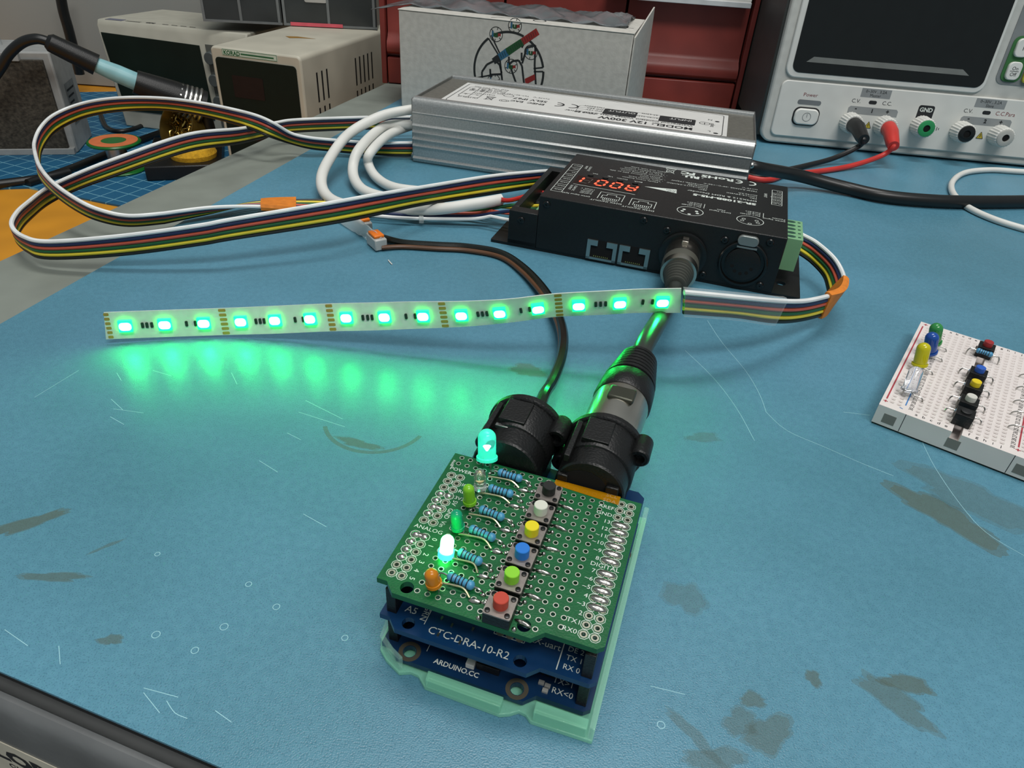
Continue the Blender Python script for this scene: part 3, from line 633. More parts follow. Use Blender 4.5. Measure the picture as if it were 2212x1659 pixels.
for x in LEDX:
    e = bpy.data.objects.new('led', None); COL.objects.link(e); e.parent = strip; e.empty_display_size = 0.003
    sbox(x, 0, 0, 5.0, 5.0, 0.02, 1.4, 'led_package', mat('led_package_lit', (60, 190, 90), 0.4, emit=((0.0, 1.0, 0.10), 6.0)), 0.2, e)  # white package coloured green and made to glow, standing in for the LED halo
    sbox(x, 0, 0, 4.5, 3.4, 1.4, 1.55, 'led_window', G_LED, 1.4, e, 5)
for px in (484, 715, 958, 1207):
    for k in range(6): sbox(px, 0, 5.0 - 2.0 * k, 2.9, 1.25, 0.01, 0.09, 'copper_pad', M_COPPER, 0.4)
for k in range(6): sbox(233, 0.2, 5.0 - 2.0 * k, 1.9, 1.25, 0.01, 0.09, 'copper_pad', M_COPPER, 0.4)
M_CHIP = mat('chip_resistor_dark', (30, 46, 36), 0.4)
for i in range(5):
    a, c, d = LEDX[3 * i], LEDX[3 * i + 1], LEDX[3 * i + 2]
    for f in (0.42, 0.54, 0.66): sbox(a + (c - a) * f, 0, -0.2, 1.05, 2.3, 0.01, 0.5, 'chip_resistor', M_CHIP, 0.3)
    for f in (0.55, 0.78): sbox(c + (d - c) * f, 0, -0.2, 1.05, 2.3, 0.01, 0.5, 'chip_resistor', M_CHIP, 0.3)

# ================================================================== decoder
DO = Vector((7.2, 353.2, 0)); DY = -0.2775
dec = thing('dmx_decoder', 'black metal decoder box with red digits and network sockets', 'decoder', DO, DY)
dax = Vector((math.cos(DY), math.sin(DY), 0)); day = Vector((-dax.y, dax.x, 0))
def dw(x, y, z): return DO + dax * x + day * y + Vector((0, 0, z))
M_CASE = mat('black_powder_coat', (15, 16, 16), 0.42, noise=0.15, nscale=800, bump=0.2, bscale=2500)
DD = 81; DT = 31
plate('mounting_plate', rrect(-26, 0.5, 139, DD - 0.5, 0.6, 2), [(129.5, 14, 2.4, 14), (129.5, 66, 2.4, 14), (-20, 66, 2.4, 14)], 0.1, 1.6, M_CASE, dec)
MB().box(0, 125, 0, DD, 1.6, DT).build('case', M_CASE, dec, bevel=0.5)
MB().box(-16, -0.0, 0, DD, 1.6, 4).build('terminal_bay_floor', M_CASE, dec)
MB().box(-16, 0, 0, 7, 1.6, 20.5).build('terminal_bay_side', M_CASE, dec, bevel=0.3)
MB().box(-16, 0, DD - 7, DD, 1.6, 20.5).build('terminal_bay_side', M_CASE, dec, bevel=0.3)
MB().box(-16, -12.6, 7, DD - 7, 12.0, 20.5).build('terminal_bay_rail', M_CASE, dec, bevel=0.3)
M_TERM = mat('terminal_green', (120, 168, 124), 0.45, noise=0.04)
MB().box(-7, -0.2, 8, DD - 8, 4, 15).build('terminal_block', M_TERM, dec, bevel=0.3)
for k in range(8): MB().lathe([(2.1, 0), (2.0, .3)], 12, (-3.6, 13 + 7.6 * k, 15)).build('terminal_screw', M_DARKSTEEL, dec)
# right terminal block
MB().box(125.1, 134, 16, 43, 8, 25.5).build('terminal_plug', M_TERM, dec, bevel=0.3)
for k in range(5):
    MB().lathe([(1.6, 0), (1.6, .05)], 14, (128.0, 18.8 + 5.3 * k, 25.5), (0, 0, 1), sx=1.5).build('terminal_slot', mat('terminal_hole', (38, 74, 60), 0.5), dec)
    MB().box(131.4, 132.8, 18.1 + 5.3 * k, 19.5 + 5.3 * k, 25.5, 25.56).build('terminal_slot', mat('terminal_hole', (38, 74, 60), 0.5), dec)
# network sockets on the front face
def ff(x, z, h): return (x, -h, z)
for x0 in (28.4, 45.6):
    e = bpy.data.objects.new('network_socket', None); COL.objects.link(e); e.parent = dec; e.empty_display_size = 0.005
    b = MB(); b.box(x0, x0 + 2.0, -0.9, 0.0, 1.8, 12.6); b.box(x0 + 14.0, x0 + 16.0, -0.9, 0, 1.8, 12.6); b.box(x0, x0 + 16, -0.9, 0, 1.8, 3.0); b.box(x0 + 2, x0 + 5.6, -0.9, 0, 9.6, 12.6); b.box(x0 + 10.4, x0 + 14, -0.9, 0, 9.6, 12.6)
    b.build('metal_shield', mat('socket_shield', (150, 160, 158), 0.35, 0.9), e)
    MB().box(x0 + 2, x0 + 14, -0.12, 0.0, 3.0, 9.6).build('socket_mouth', M_DARK, e); MB().box(x0 + 5.6, x0 + 10.4, -0.12, 0, 9.6, 12.6).build('socket_mouth', M_DARK, e)
    for k in range(8): MB().box(x0 + 4.0 + 1.05 * k, x0 + 4.4 + 1.05 * k, -0.5, -0.1, 3.4, 4.0).build('contact', mat('gold', (220, 190, 110), 0.3, 1), e)
# round female socket
xc, zc = 107.6, 14.4
e = bpy.data.objects.new('round_socket', None); COL.objects.link(e); e.parent = dec; e.empty_display_size = 0.005
MB().lathe([(11.9, 0), (11.9, 1.2), (11.4, 1.6), (10.6, 1.6), (10.2, 0.4), (10.2, 0.3)], 48, (xc, 0, zc), (0, -1, 0)).build('socket_rim', M_BLACKG, e)
MB().lathe([(8.6, 0), (8.6, 1.3), (8.2, 1.5)], 40, (xc, 0, zc), (0, -1, 0)).build('socket_core', M_BLACK, e)
for k in range(5):
    a = math.radians(200 + 35 * k); MB().lathe([(0.9, 0), (0.9, .06)], 12, (xc + 5 * math.cos(a), -1.5, zc + 5 * math.sin(a)), (0, -1, 0)).build('pin_hole', M_DARK, e)
MB().prism(rrect(xc - 5.2, 24.4, xc + 4.8, 29.4, 2.4, 6), 0.1, 2.4, lambda x, y, z: (x, -z, y)).build('release_tab', mat('tab_grey', (128, 134, 132), 0.35, 0.5), e, bevel=0.4)
MB().box(xc - 4.8, xc + 4.8, -2.0, -0.1, 23.0, 23.9).build('release_lip', mat('tab_grey', (128, 134, 132), 0.35, 0.5), e)
for x, z in ((4.3, 27), (-9, 16), (55.5, 27.6), (67.8, 24.5), (96.5, 24.8), (117.5, 27.5), (118.5, 4.5), (90, 4.5)):
    MB().lathe([(1.9, 0), (1.9, .5), (1.4, .9), (.4, .9), (.3, .4)], 16, (x, 0, z), (0, -1, 0)).build('screw', M_BLACKG, dec)
# print on the lid: reads from the far side
DF = lambda x, y, h: (x, y, DT + h)
def dt(x0, y0): return lambda x, y, h: (x0 - x, y0 - y, DT + h)
b = MB()
b.text('SR-2108B-M5-5', 3.1, 0, 0, dt(108.5, 42.6), wide=1.22, bold=0.04); b.text('DMX512 & RDM Decoder', 2.2, 0, 0, dt(108.5, 47.4), wide=1.12)
for k, t in enumerate(('PRI:', 'Uin=12-24VDC', 'Iin=42.5A')): b.text(t, 1.5, 0, 0, dt(108.5, 51.2 + 2.7 * k), wide=1.25)
for k, t in enumerate(('SEC:', 'Uout=5x(12-24)VDC', 'Iout=5x8A', 'Pout=5x(96-192)W')): b.text(t, 1.5, 0, 0, dt(81.5, 52 + 2.7 * k), wide=1.25)
b.text('TEMP RANGE -20\u00b0C~+50\u00b0C', 1.5, 0, 0, dt(108.5, 63.5), wide=1.2); b.text('tc=75\u00b0C', 1.5, 0, 0, dt(108.5, 67), wide=1.2)
b.text('RoHS', 4.6, 0, 0, dt(94.5, 78.2), wide=1.25, bold=0.03); b.text('FC', 4.6, 0, 0, dt(72.5, 78.6), wide=1.1, bold=0.05); b.text('RU', 4.0, 0, 0, dt(75.5, 72.6), wide=1.1, bold=0.06); b.text('c', 2.0, 0, 0, dt(77.8, 72.0)); b.text('us', 2.0, 0, 0, dt(67.6, 72.4))
for cx_ in (104.0, 96.4): b.arc((cx_, 75.8), 3.0, -100, 100, 0.95, DF)
b.line((99.2, 75.8), (96.9, 75.8), 0.8, DF)
b.rect(56.2, 72.6, 60.2, 77.6, 0.35, DF); b.line((55.4, 71.4), (61.0, 78.8), 0.35, DF); b.line((61.0, 71.4), (55.4, 78.8), 0.35, DF); b.line((55.0, 80.2), (61.5, 80.2), 0.9, DF)
b.fillpoly([(48.4, 41.0), (66.5, 38.2), (65.8, 44.6)], DF); 
b.build('lid_print', M_INK, dec)
b = MB(); b.text('PUSH', 1.6, 0, 0, dt(65.6, 42.6), h=0.12); b.text('DIM', 1.6, 0, 0, dt(65.2, 40.4), h=0.12); b.build('arrow_print', M_INKD, dec)
b = MB()
for k in range(9): y = 10.5 + 6.2 * k; b.line((3.0, y), (9.0, y), 0.28, DF)
b.line((3.0, 10.5), (3.0, 60.1), .28, DF); b.line((9.0, 10.5), (9.0, 60.1), .28, DF)
for k, t in enumerate(('CH5-', 'CH4-', 'CH3-', 'CH2-', 'CH1-', 'V+', 'DC-', 'DC+')): b.text(t, 1.5, 0, 0, lambda x, y, h, k=k: (8.3 - x, 14.6 + 6.2 * k - y, DT + h))
for k, t in enumerate(('OUTPUT', '12-24V DC', 'INPUT', '12-24V DC')): b.text(t, 1.4, 0, 0, lambda x, y, h, k=k: (11.0 + 2.3 * (k % 2) + y, (24 if k < 2 else 60) - x, DT + h))
b.rect(116.4, 45.6, 121.8, 70.4, .28, DF)
for k in range(1, 5): b.line((116.4, 45.6 + 4.96 * k), (121.8, 45.6 + 4.96 * k), .28, DF)
for k, t in enumerate(('PUSH', 'DMX-', 'DMX+', 'GND', 'V+')): b.text(t, 1.5, 0, 0, lambda x, y, h, k=k: (121.2 - x, 49.0 + 4.96 * k - y, DT + h))
b.text('INPUT', 1.7, 0, 0, lambda x, y, h: (112.2 + y, 62 - x, DT + h))
for cx_, cy_ in ((76.5, 14.6), (106.5, 15.6)):
    b.arc((cx_, cy_), 6.6, 0, 360, .35, DF, n=40, sq=0.92)
    for a in (-35, 10, 90, 170, 215):
        q = (cx_ + 3.9 * math.cos(math.radians(a)), cy_ - 1.0 + 3.6 * math.sin(math.radians(a)) * (-1))
        if cx_ < 90: b.arc(q, 0.45, 0, 360, .9, DF, n=10)
        else: b.arc(q, 0.85, 0, 360, .28, DF, n=12)
    for k, t in enumerate(('Pin1:GND', 'Pin2:D-', 'Pin3:D+')): b.text(t, 1.4, 0, 0, dt(cx_ + 4.6, cy_ + 9.2 + 2.3 * k), wide=1.25)
    b.line((cx_ + 6.2, cy_ + 7.4), (cx_ + 6.2, cy_ + 14), .28, DF)
    b.text('DMX Signal', 1.4, 0, 0, dt(cx_ + 20 - (3 if cx_ > 90 else 0), cy_ + 7.4), wide=1.2); b.text('Male' if cx_ < 90 else 'Female', 1.4, 0, 0, dt(cx_ + 17, cy_ + 9.8), wide=1.2)
for x0, y0 in ((28.4, 10.6), (45.6, 8.6)):
    b.path([(x0, y0), (x0, y0 + 10.5), (x0 + 13, y0 + 10.5), (x0 + 13, y0)], .32, DF)
    b.path([(x0 + 1.8, y0 + 1), (x0 + 1.8, y0 + 6), (x0 + 4, y0 + 6), (x0 + 4, y0 + 8.4), (x0 + 9, y0 + 8.4), (x0 + 9, y0 + 6), (x0 + 11.2, y0 + 6), (x0 + 11.2, y0 + 1)], .32, DF)
    for k in range(8): b.line((x0 + 2.8 + 1.05 * k, y0 + 0.6), (x0 + 2.8 + 1.05 * k, y0 + 2.6), .4, DF)
    b.text('12345678', 1.3, 0, 0, dt(x0 + 11, y0 - 0.2), wide=1.2); b.text('DMX IN/OUT', 1.7, 0, 0, dt(x0 + 13.6, y0 - 2.4), wide=1.2)
for k, t in enumerate(('1:Data +', '2:Data -', '7:GND', '8:GND')): b.text(t, 1.3, 0, 0, dt(24.5, 22.5 - 2.3 * k), wide=1.25)
b.text('DMX Signal RJ45', 1.4, 0, 0, dt(24.5, 11.2), wide=1.15)
b.line((11.5, 26.4), (46, 25.4), .35, DF)
for k, t in enumerate(('- Mode menu button', '- Main screen back', '- default value', '- PWM frequency 500 to 30k', '- Gamma dimming curve', '- 16 bit or 8 bit resolution', '- DMX address output', '- save and exit, keep')): b.text(t, 1.3, 0, 0, dt(56 + 0.9 * (k % 3), 52 + 2.9 * k), wide=1.45)
for k, t in enumerate(('Set', 'Up', 'Down', 'Back')): b.text(t, 1.5, 0, 0, dt(20.5 + 8.6 * k, 49.4 - .6 * k), wide=1.2)
b.build('fine_print', M_INK, dec)
for k in range(4): MB().lathe([(1.7, 0), (1.7, .5), (1.3, .7)], 16, (17.2 + 8.6 * k, 44.5 - .5 * k, DT)).build('menu_button', M_BLACKG, dec)
# seven segment display
MB().box(10.8, 46.6, 27.4, 41.6, DT - 0.3, DT + 0.05).build('display_window', mat('display_dark', (16, 10, 9), 0.12), dec)
SEG = {'a': ((0, 1), (1, 1)), 'b': ((1, 1), (1, .5)), 'c': ((1, .5), (1, 0)), 'd': ((0, 0), (1, 0)), 'e': ((0, .5), (0, 0)), 'f': ((0, 1), (0, .5)), 'g': ((0, .5), (1, .5))}
G_RED = glow('red_segment', (1.0, 0.10, 0.05), 2.6); M_OFF = mat('segment_off', (92, 84, 78), 0.4)
for k, (ch, on) in enumerate((('A', 'abcefg'), ('0', 'abcdef'), ('0', 'abcdef'), ('1', 'bc'))):
    x0 = 44.8 - 8.5 * k; y0 = 39.6
    for nm, (p, q) in SEG.items():
        P_ = []
        for (sx, sy) in (p, q):
            X = sx * 4.9; Y = sy * 9.2; P_.append((x0 - X - Y * .12 + .6, y0 - Y))
        d = Vector((P_[1][0] - P_[0][0], P_[1][1] - P_[0][1])); L_ = d.length; d /= L_
        a = Vector(P_[0]) + d * .55; c = Vector(P_[1]) - d * .55; nn = Vector((-d.y, d.x)); w = 0.62 if nm in on else 0.3
        b = MB(); b.fillpoly([tuple(a), tuple(a + d * w + nn * w), tuple(c - d * w + nn * w), tuple(c), tuple(c - d * w - nn * w), tuple(a + d * w - nn * w)][::-1], DF, 0.12)
        b.build('display_segment', G_RED if nm in on else M_OFF, dec)

# ---- xlr cable between shield and decoder
xl = thing('signal_cable', 'grey cable with black and silver round plugs joining shield and decoder', 'cable', (0, 0, 0))
c0 = sw(-3.2, 38.6, ZC + 11.4); plug_d = (-uax + Vector((0, 0, 0.03)) + vax * 0.03).normalized()
M_NICK = mat('satin_nickel', (196, 190, 178), 0.24, 1.0, noise=0.08)
def plug(base, d, name):
    e = bpy.data.objects.new(name, None); COL.objects.link(e); e.parent = xl; e.empty_display_size = 0.005
    MB().lathe([(8.4, -4), (8.9, 0), (9.0, 19), (8.7, 22)], 36, base, d).build('metal_shell', M_NICK, e)
    return e
e = plug(c0, plug_d, 'round_plug')
MB().lathe([(9.0, 20.5), (9.4, 21.2), (9.3, 25), (9.0, 30), (8.4, 31)], 36, c0, plug_d).build('grip', M_BLACK, e)
prof = []
for k in range(7): prof += [(7.6 - .36 * k, 31 + 2.3 * k), (8.8 - .36 * k, 31.4 + 2.3 * k), (8.8 - .36 * k, 32.7 + 2.3 * k), (7.6 - .36 * k, 33.1 + 2.3 * k)]
MB().lathe(prof + [(4.0, 48)], 32, c0, plug_d).build('strain_relief', M_BLACK, e)
R_ = plug_d.to_track_quat('X', 'Z').to_matrix(); MB().box(11.5, 17.6, -4.6, 3.6, 7.8, 9.5, R_, c0).build('release_latch', mat('latch_dark', (70, 72, 62), 0.35, 0.6), e, bevel=0.6)
pe = c0 + plug_d * 46
# decoder side plug
d0 = dw(78.0, 0, 13.4); dd = (-day + Vector((0, 0, -0.05)) + dax * 0.03).normalized()
e2 = plug(d0, dd, 'round_plug')
MB().lathe([(12.0, 0), (12.0, 1.2), (11.2, 1.6), (10.0, 1.6)], 40, (78.0, 0, 13.4), (0, -1, 0)).build('chassis_rim', M_BLACKG, dec)
R2 = dd.to_track_quat('X', 'Z').to_matrix(); MB().box(-0.5, 6.5, -1.6, 1.6, 8.6, 10.2, R2, d0).build('latch_key', M_NICK, e2, bevel=0.2)
MB().lathe([(9.1, 12), (9.1, 17), (8.7, 19)], 36, d0, dd).build('grip', mat('grip_grey', (84, 84, 76), 0.5, 0.3), e2)
prof = []
for k in range(8): prof += [(6.8 - .40 * k, 19 + 2.0 * k), (7.8 - .40 * k, 19.4 + 2.0 * k), (7.8 - .40 * k, 20.4 + 2.0 * k), (6.8 - .40 * k, 20.8 + 2.0 * k)]
MB().lathe(prof, 32, d0, dd).build('strain_relief', mat('boot_grey', (60, 62, 56), 0.55), e2)
de = d0 + dd * 36
MB().tube(spline([de, de + dd * 12 + Vector((0, 0, 1)), (de + pe) / 2 + Vector((2, 2, 3)), pe + plug_d * 14, pe], 10), 3.6, 16).build('cable_jacket', mat('cable_dark', (46, 50, 46), 0.28), xl)

# ================================================================== LED driver (aluminium power supply)
PO = Vector((-81.5, 489.0, 0)); PY = -0.2315
dr = thing('led_driver', 'long ribbed aluminium power supply with white printed label', 'power supply', PO, PY)
def pw(x, y, z):
    a = Vector((math.cos(PY), math.sin(PY), 0)); return PO + a * x + Vector((-a.y, a.x, 0)) * y + Vector((0, 0, z))
PL, PD, PH = 226, 88, 43
# extruded profile in (y, z): ribbed front, recessed lid with two rails
fr = [(0.6, 0.2), (0.0, 1.0)]
for z in (3.4, 12.0, 16.6, 21.2, 25.6): fr += [(0.0, z - .9), (-1.3, z - .5), (-1.3, z - .1), (0.0, z + 1.1)]
fr += [(0.0, 33.0), (-0.4, 33.4), (-0.4, 33.8), (0.0, 34.2), (0.0, 39.0), (0.5, 41.0), (1.8, 42.5), (4.0, 43.2), (6.6, 43.2), (8.0, 42.4), (8.4, 40.8)]
bk = [(PD - y, z) for y, z in fr][::-1]; fr = fr + [(8.4, 40.9)]
poly = fr + bk
MB().prism(poly, 0.8, PL - 0.8, lambda y, z, x: (x, y, z)).build('extruded_housing', M_ALU, dr)
M_PLATE = mat('end_plate_alu', (150, 152, 150), 0.4, 0.9)
for x in (0.0, PL - 0.8):
    MB().prism([(0.3, 0.2), (PD - .3, 0.2), (PD - .3, 42.6), (0.3, 42.6)], x, x + 0.8, lambda y, z, X: (X, y, z)).build('end_plate', M_PLATE, dr, bevel=0.2)
    for y, z in ((3, 4), (3, 29), (PD - 3, 4), (PD - 3, 29)):
        s_ = -1 if x == 0 else 1
        MB().lathe([(2.0, 0), (2.0, 1.0), (1.3, 1.8)], 14, (x if x == 0 else x + .8, y, z), (s_, 0, 0)).build('end_screw', M_STEEL, dr)
MB().box(1, PL - 1, 8.5, PD - 8.5, 40.7, 40.98).build('lid_plate', mat('lid_grey', (104, 103, 96), .5, .3, noise=.08, nscale=500), dr)
plate('mounting_foot', rrect(-9, 24, 0.0, 56, 1, 3), [(-5, 40, 2.2, 12)], 0.2, 1.8, M_PLATE, dr)
plate('mounting_foot', rrect(PL, 24, PL + 9, 56, 1, 3), [(PL + 5, 40, 2.2, 12)], 0.2, 1.8, M_PLATE, dr)
MB().prism(rrect(16, 11.5, 208, 72, 0.6, 2), 41.0, 41.15).build('label', mat('label_silver', (206, 206, 202), 0.4, noise=0.02), dr)
PF = lambda x, y, h: (x, y, 41.15 + h)
def pt(x0, y0): return lambda x, y, h: (x0 - x, y0 + 3 - y * 1.12, 41.15 + h)
b = MB(); b.path(rrect(19, 14, 205, 70, 3, 4), .5, PF, closed=True)
b.text('MODEL: 12V 300W', 5.4, 0, 0, pt(186, 21.5), wide=1.0, bold=0.03); b.text('Waterproof Constant Voltage Class 2 LED Driver', 3.1, 0, 0, pt(186, 27.6), wide=0.98, bold=0.012)
b.text('PF>0.98', 3.2, 0, 0, pt(121, 27.0), wide=1.0, bold=0.02)
b.fillpoly(rrect(163, 31.5, 187, 47, 1.2, 3), PF); b.fillpoly(rrect(125, 31.5, 147.5, 47, 1.2, 3), PF)
b.rect(147.5, 31.5, 163, 47, .3, PF); b.line((147.5, 39.2), (163, 39.2), .3, PF); b.path(rrect(107, 31.5, 125, 47, 1.5, 3), .3, PF, closed=True); b.line((107, 36.6), (125, 36.6), .3, PF); b.line((107, 41.8), (125, 41.8), .3, PF)
b.text('AC90-265V', 2.5, 0, 0, pt(162.6, 36.6), wide=.95); b.text('47-63Hz', 2.5, 0, 0, pt(161.5, 44.6), wide=.95)
for k, t in enumerate(('DC 12V', 'DC 25A', 'Max300W')): b.text(t, 2.6, 0, 0, pt(124, 35.6 + 5.1 * k), wide=.95)
for cx_ in (101.5, 91.5): b.arc((cx_, 41), 5.0, -95, 95, 1.3, PF)
b.line((96, 41), (92.0, 41), 1.1, PF)
b.text('SELV IP67', 4.2, 0, 0, pt(84, 42.6), wide=1.02, bold=0.02); b.text('Tc=75\u00b0C   Ta=-40~+60\u00b0C', 2.4, 0, 0, pt(84, 51), wide=1.0)
b.text('ENEC  EAC', 3.4, 0, 0, pt(84, 33.6), wide=1.05, bold=0.03); b.arc((56.0, 32.0), 3.4, 0, 360, .5, PF, sq=.8); b.arc((56.0, 32.0), 2.0, 0, 360, .4, PF, sq=.8); b.arc((55, 47.5), 3.6, 0, 360, .5, PF, sq=.9)
b.line((48, 29), (42, 37), .6, PF); b.line((42, 29), (48, 37), .6, PF); b.rect(43, 29.4, 47.2, 35.6, .5, PF); b.line((41.5, 38), (48.5, 38), 1, PF)
for k, t in enumerate(('CAUTION', 'Risk of electric shock', 'Do not open the case', 'Suitable for dry', 'or damp locations', 'Keep away from heat')): b.text(t, 2.3 if k else 2.8, 0, 0, pt(50.5, 44.0 + 3.4 * k) if k else pt(46, 41.6), wide=.95)
b.path(rrect(22.5, 30, 37.5, 60, 2, 3), .45, PF, closed=True); b.line((30, 30), (30, 60), .4, PF); b.line((22.5, 38.5), (37.5, 38.5), .4, PF)
b.text('OUTPUT', 2.8, 0, 0, pt(38, 27.2)); b.text('Red', 3.0, 0, 0, lambda x, y, h: (27.5 - y, 56 - x, 41.15 + h)); b.text('Black', 3.0, 0, 0, lambda x, y, h: (35 - y, 56 - x, 41.15 + h)); b.text('+', 4, 0, 0, pt(27.5, 36.5)); b.text('-', 5, 0, 0, pt(35.5, 36))
b.arc((193.0, 41), 3.4, 0, 360, .5, PF); b.line((193, 38.2), (193, 43.2), .5, PF); b.line((191, 41), (195, 41), .5, PF)
b.arc((201, 19), .8, 0, 360, 1.6, PF, n=12); b.text('L', 3, 0, 0, pt(197.5, 20.5)); b.arc((201, 50), .8, 0, 360, 1.6, PF, n=12); b.text('N', 3, 0, 0, pt(197.5, 51)); b.text('Input', 3.2, 0, 0, lambda x, y, h: (199 - y, 43 - x, 41.15 + h))
b.build('label_print', M_INKD, dr)
b = MB(); b.text('INPUT', 3.6, 0, 0, pt(184.2, 41.2), h=0.12, wide=1.05); b.text('OUTPUT', 3.6, 0, 0, pt(146.4, 41.2), h=0.12, wide=.95); b.build('label_print', mat('label_white', (214, 214, 210), 0.5), dr)

# ---- cables
M_WC = mat('white_cable', (214, 214, 208), 0.45, noise=0.04, nscale=60); M_BC = mat('black_cable', (20, 22, 22), 0.35, noise=0.1)
def cable(name, label, pts, r, m, cat='cable', n=10, group=None):
    o = MB().tube(spline(pts, 10), r, 12).build(name, m); return tag(o, label, cat, group)
e = thing('output_cable', 'thick white cable looping widest out of the aluminium power supply', 'cable')
P1 = [pw(-0.1, 12, 32), pw(-6, 11, 32)] + [at(*p) for p in ((820, 252, 29), (752, 291, 22), (708, 350, 14), (694, 392, 9), (708, 425, 6), (750, 444, 5.5), (830, 452, 4.5), (940, 452, 9), (1030, 440, 13), (1083, 431, 14))]
MB().tube(spline(P1, 10), 3.3, 14).build('cable_jacket', M_WC, e)
for dz, m in ((1.4, mat('insulation_red_bright', (176, 40, 34), 0.4)), (-1.4, M_BC)):
    q0 = at(1083, 431, 14 + dz); MB().tube(spline([q0, at(1105, 432, 13 + dz), dw(-14, 52 + dz, 13), dw(-7, 50 + dz * 2, 12)], 6), 1.3, 8).build('core_wire', m, e)
e = thing('output_cable', 'thick white cable in a smaller double bend beside the power supply', 'cable')
P2 = [pw(-0.1, 13, 22), pw(-6, 12, 22)] + [at(*p) for p in ((830, 274, 21), (778, 320, 18), (762, 366, 9), (775, 402, 5), (812, 422, 4.3), (880, 432, 4.3), (960, 428, 6))]
MB().tube(spline(P2, 10), 3.3, 14).build('cable_jacket', M_WC, e)
P3 = [pw(-0.1, 26, 19), pw(-6, 26, 19), at(842, 290, 18), at(800, 330, 15), at(796, 355, 8), at(815, 385, 4.2), at(855, 406, 4.2), at(930, 415, 4.4)]
e = thing('output_cable', 'thick white cable in the innermost bend next to the power supply', 'cable')
MB().tube(spline(P3, 10), 3.1, 14).build('cable_jacket', M_WC, e)
cable('mains_cable', 'thick black cable leaving the power supply to the right', [pw(226, 34, 20), pw(234, 34, 19), at(1720, 378, 10), at(1820, 404, 5), at(1910, 424, 4.5), at(2020, 434, 4.5), at(2120, 436, 4.5), at(2260, 434, 4.5), at(2500, 425, 4.5), at(2900, 400, 4.5)], 4.4, M_BC)
cable('white_lead', 'thin white cable loop on the mat at the right edge', [at(3000, 440, 2.2), at(2600, 392, 2.2), at(2290, 372, 2.2), at(2212, 371, 2.2), at(2140, 367, 2.2), at(2085, 373, 2.2), at(2058, 392, 2.2), at(2058, 416, 2.2), at(2085, 444, 2.2), at(2140, 471, 2.2), at(2212, 494, 2.2), at(2290, 512, 2.2), at(2500, 545, 2.2), at(3000, 590, 2.2)], 2.1, M_WC)
cable('fibre', 'short pale fibre lying on the mat below the lever connectors', [at(839, 562, .4), at(843, 567, .5), at(847, 571, .4)], 0.3, M_WHITE)
# fan of loose cores into the decoder
for k, (cn, c) in enumerate(WIRES):
    T, B = sb[-1]; p = T.lerp(B, (k + .5) / 6); q = dw(-7, 14 + 6.0 * k, 11)
    mid = p.lerp(q, .5) + Vector((0, 0, 2.5 if k % 2 else -1.0))
    MB().tube(spline([p, mid, dw(-12.4, 14 + 6.0 * k, 11.5 - .3 * k), q], 6), 1.0, 8).build('core_wire', mat('insulation_' + cn, c), rb)['label'] = cn + ' wire end'

# ---- lever connectors in a clear bag with the two-core cable
def lever(px, z, yaw, label):
    c = at(*px, z); e = thing('lever_connector', label, 'connector', c, yaw, group='lever connectors')
    MB().box(-5, 7, -3.4, 3.4, -3, 3).build('connector_body', mat('connector_grey', (186, 188, 184), 0.3, trans=0.2), e, bevel=0.6)
    MB().box(-3.5, 5.0, -2.9, 2.9, 3, 4.6).build('orange_lever', mat('lever_orange', (226, 116, 24), 0.4), e, bevel=0.5)
    return e
lever((783, 484), 4.2, -1.0, 'upper orange lever connector beside the ribbon cable'); lever((812, 519), 3.6, -0.95, 'lower orange lever connector half inside clear plastic')
b = MB(); rows = []
base = [at(728, 478, 1), at(760, 497, 1), at(790, 515, 1), at(818, 538, 1)]; top = [at(760, 468, 3), at(790, 484, 9), at(812, 500, 9), at(828, 520, 5)]
for i in range(13):
    f = i / 12 * 3; k = min(int(f), 2); g = f - k; B = base[k].lerp(base[k + 1], g); T = top[k].lerp(top[k + 1], g); row = []
    for j in range(9):
        u = j / 8; p = B.lerp(T, u); p = p + Vector((0, 0, 4.5 * math.sin(PI * u) * (0.6 + .4 * math.sin(i * .7)) + random.uniform(-.45, .45))); row.append((p.x, p.y, max(.3, p.z)))
    rows.append(row)
b.add([p for r in rows for p in r], [(9 * i + j, 9 * i + j + 1, 9 * i + 10 + j, 9 * i + 9 + j) for i in range(12) for j in range(8)])
M_FILM = mat('clear_film', (0.86, 0.92, 0.90), 0.12, trans=0.3, alpha=0.5, noise=0, ior=1.3)
pb = tag(b.build('plastic_wrap', M_FILM), 'crumpled clear plastic wrapped around the lever connectors', 'plastic wrap')
sd = pb.modifiers.new('thickness', 'SOLIDIFY'); sd.thickness = 0.0002
e = thing('two_core_cable', 'black and brown two-core cable curving under the strip to the left socket', 'cable')
W2 = [at(826, 514, 3), at(870, 525, 2.2), at(940, 530, 2), at(1010, 534, 2), at(1080, 547, 2), at(1130, 578, 2.5), at(1175, 625, 4), at(1204, 676, 6), at(1217, 725, 8), at(1212, 775, 10), at(1192, 826, 13), at(1168, 872, 16), sw(8, 16.5, 11)]
W3 = [at(824, 535, 2), at(870, 533, 1.6), at(940, 537, 1.6), at(1010, 541, 1.6), at(1080, 555, 1.6), at(1126, 586, 2.2), at(1168, 632, 3.6), at(1197, 680, 5.6), at(1211, 727, 7.6), at(1207, 778, 9.6), at(1189, 830, 12.6), at(1166, 876, 15.6), sw(8, 18, 10)]
MB().tube(spline(W2, 8), 2.1, 10).build('black_core', mat('black_core', (20, 24, 20), 0.2), e); MB().tube(spline(W3, 8), 1.25, 10).build('brown_core', mat('brown_core', (88, 58, 36), 0.35), e)

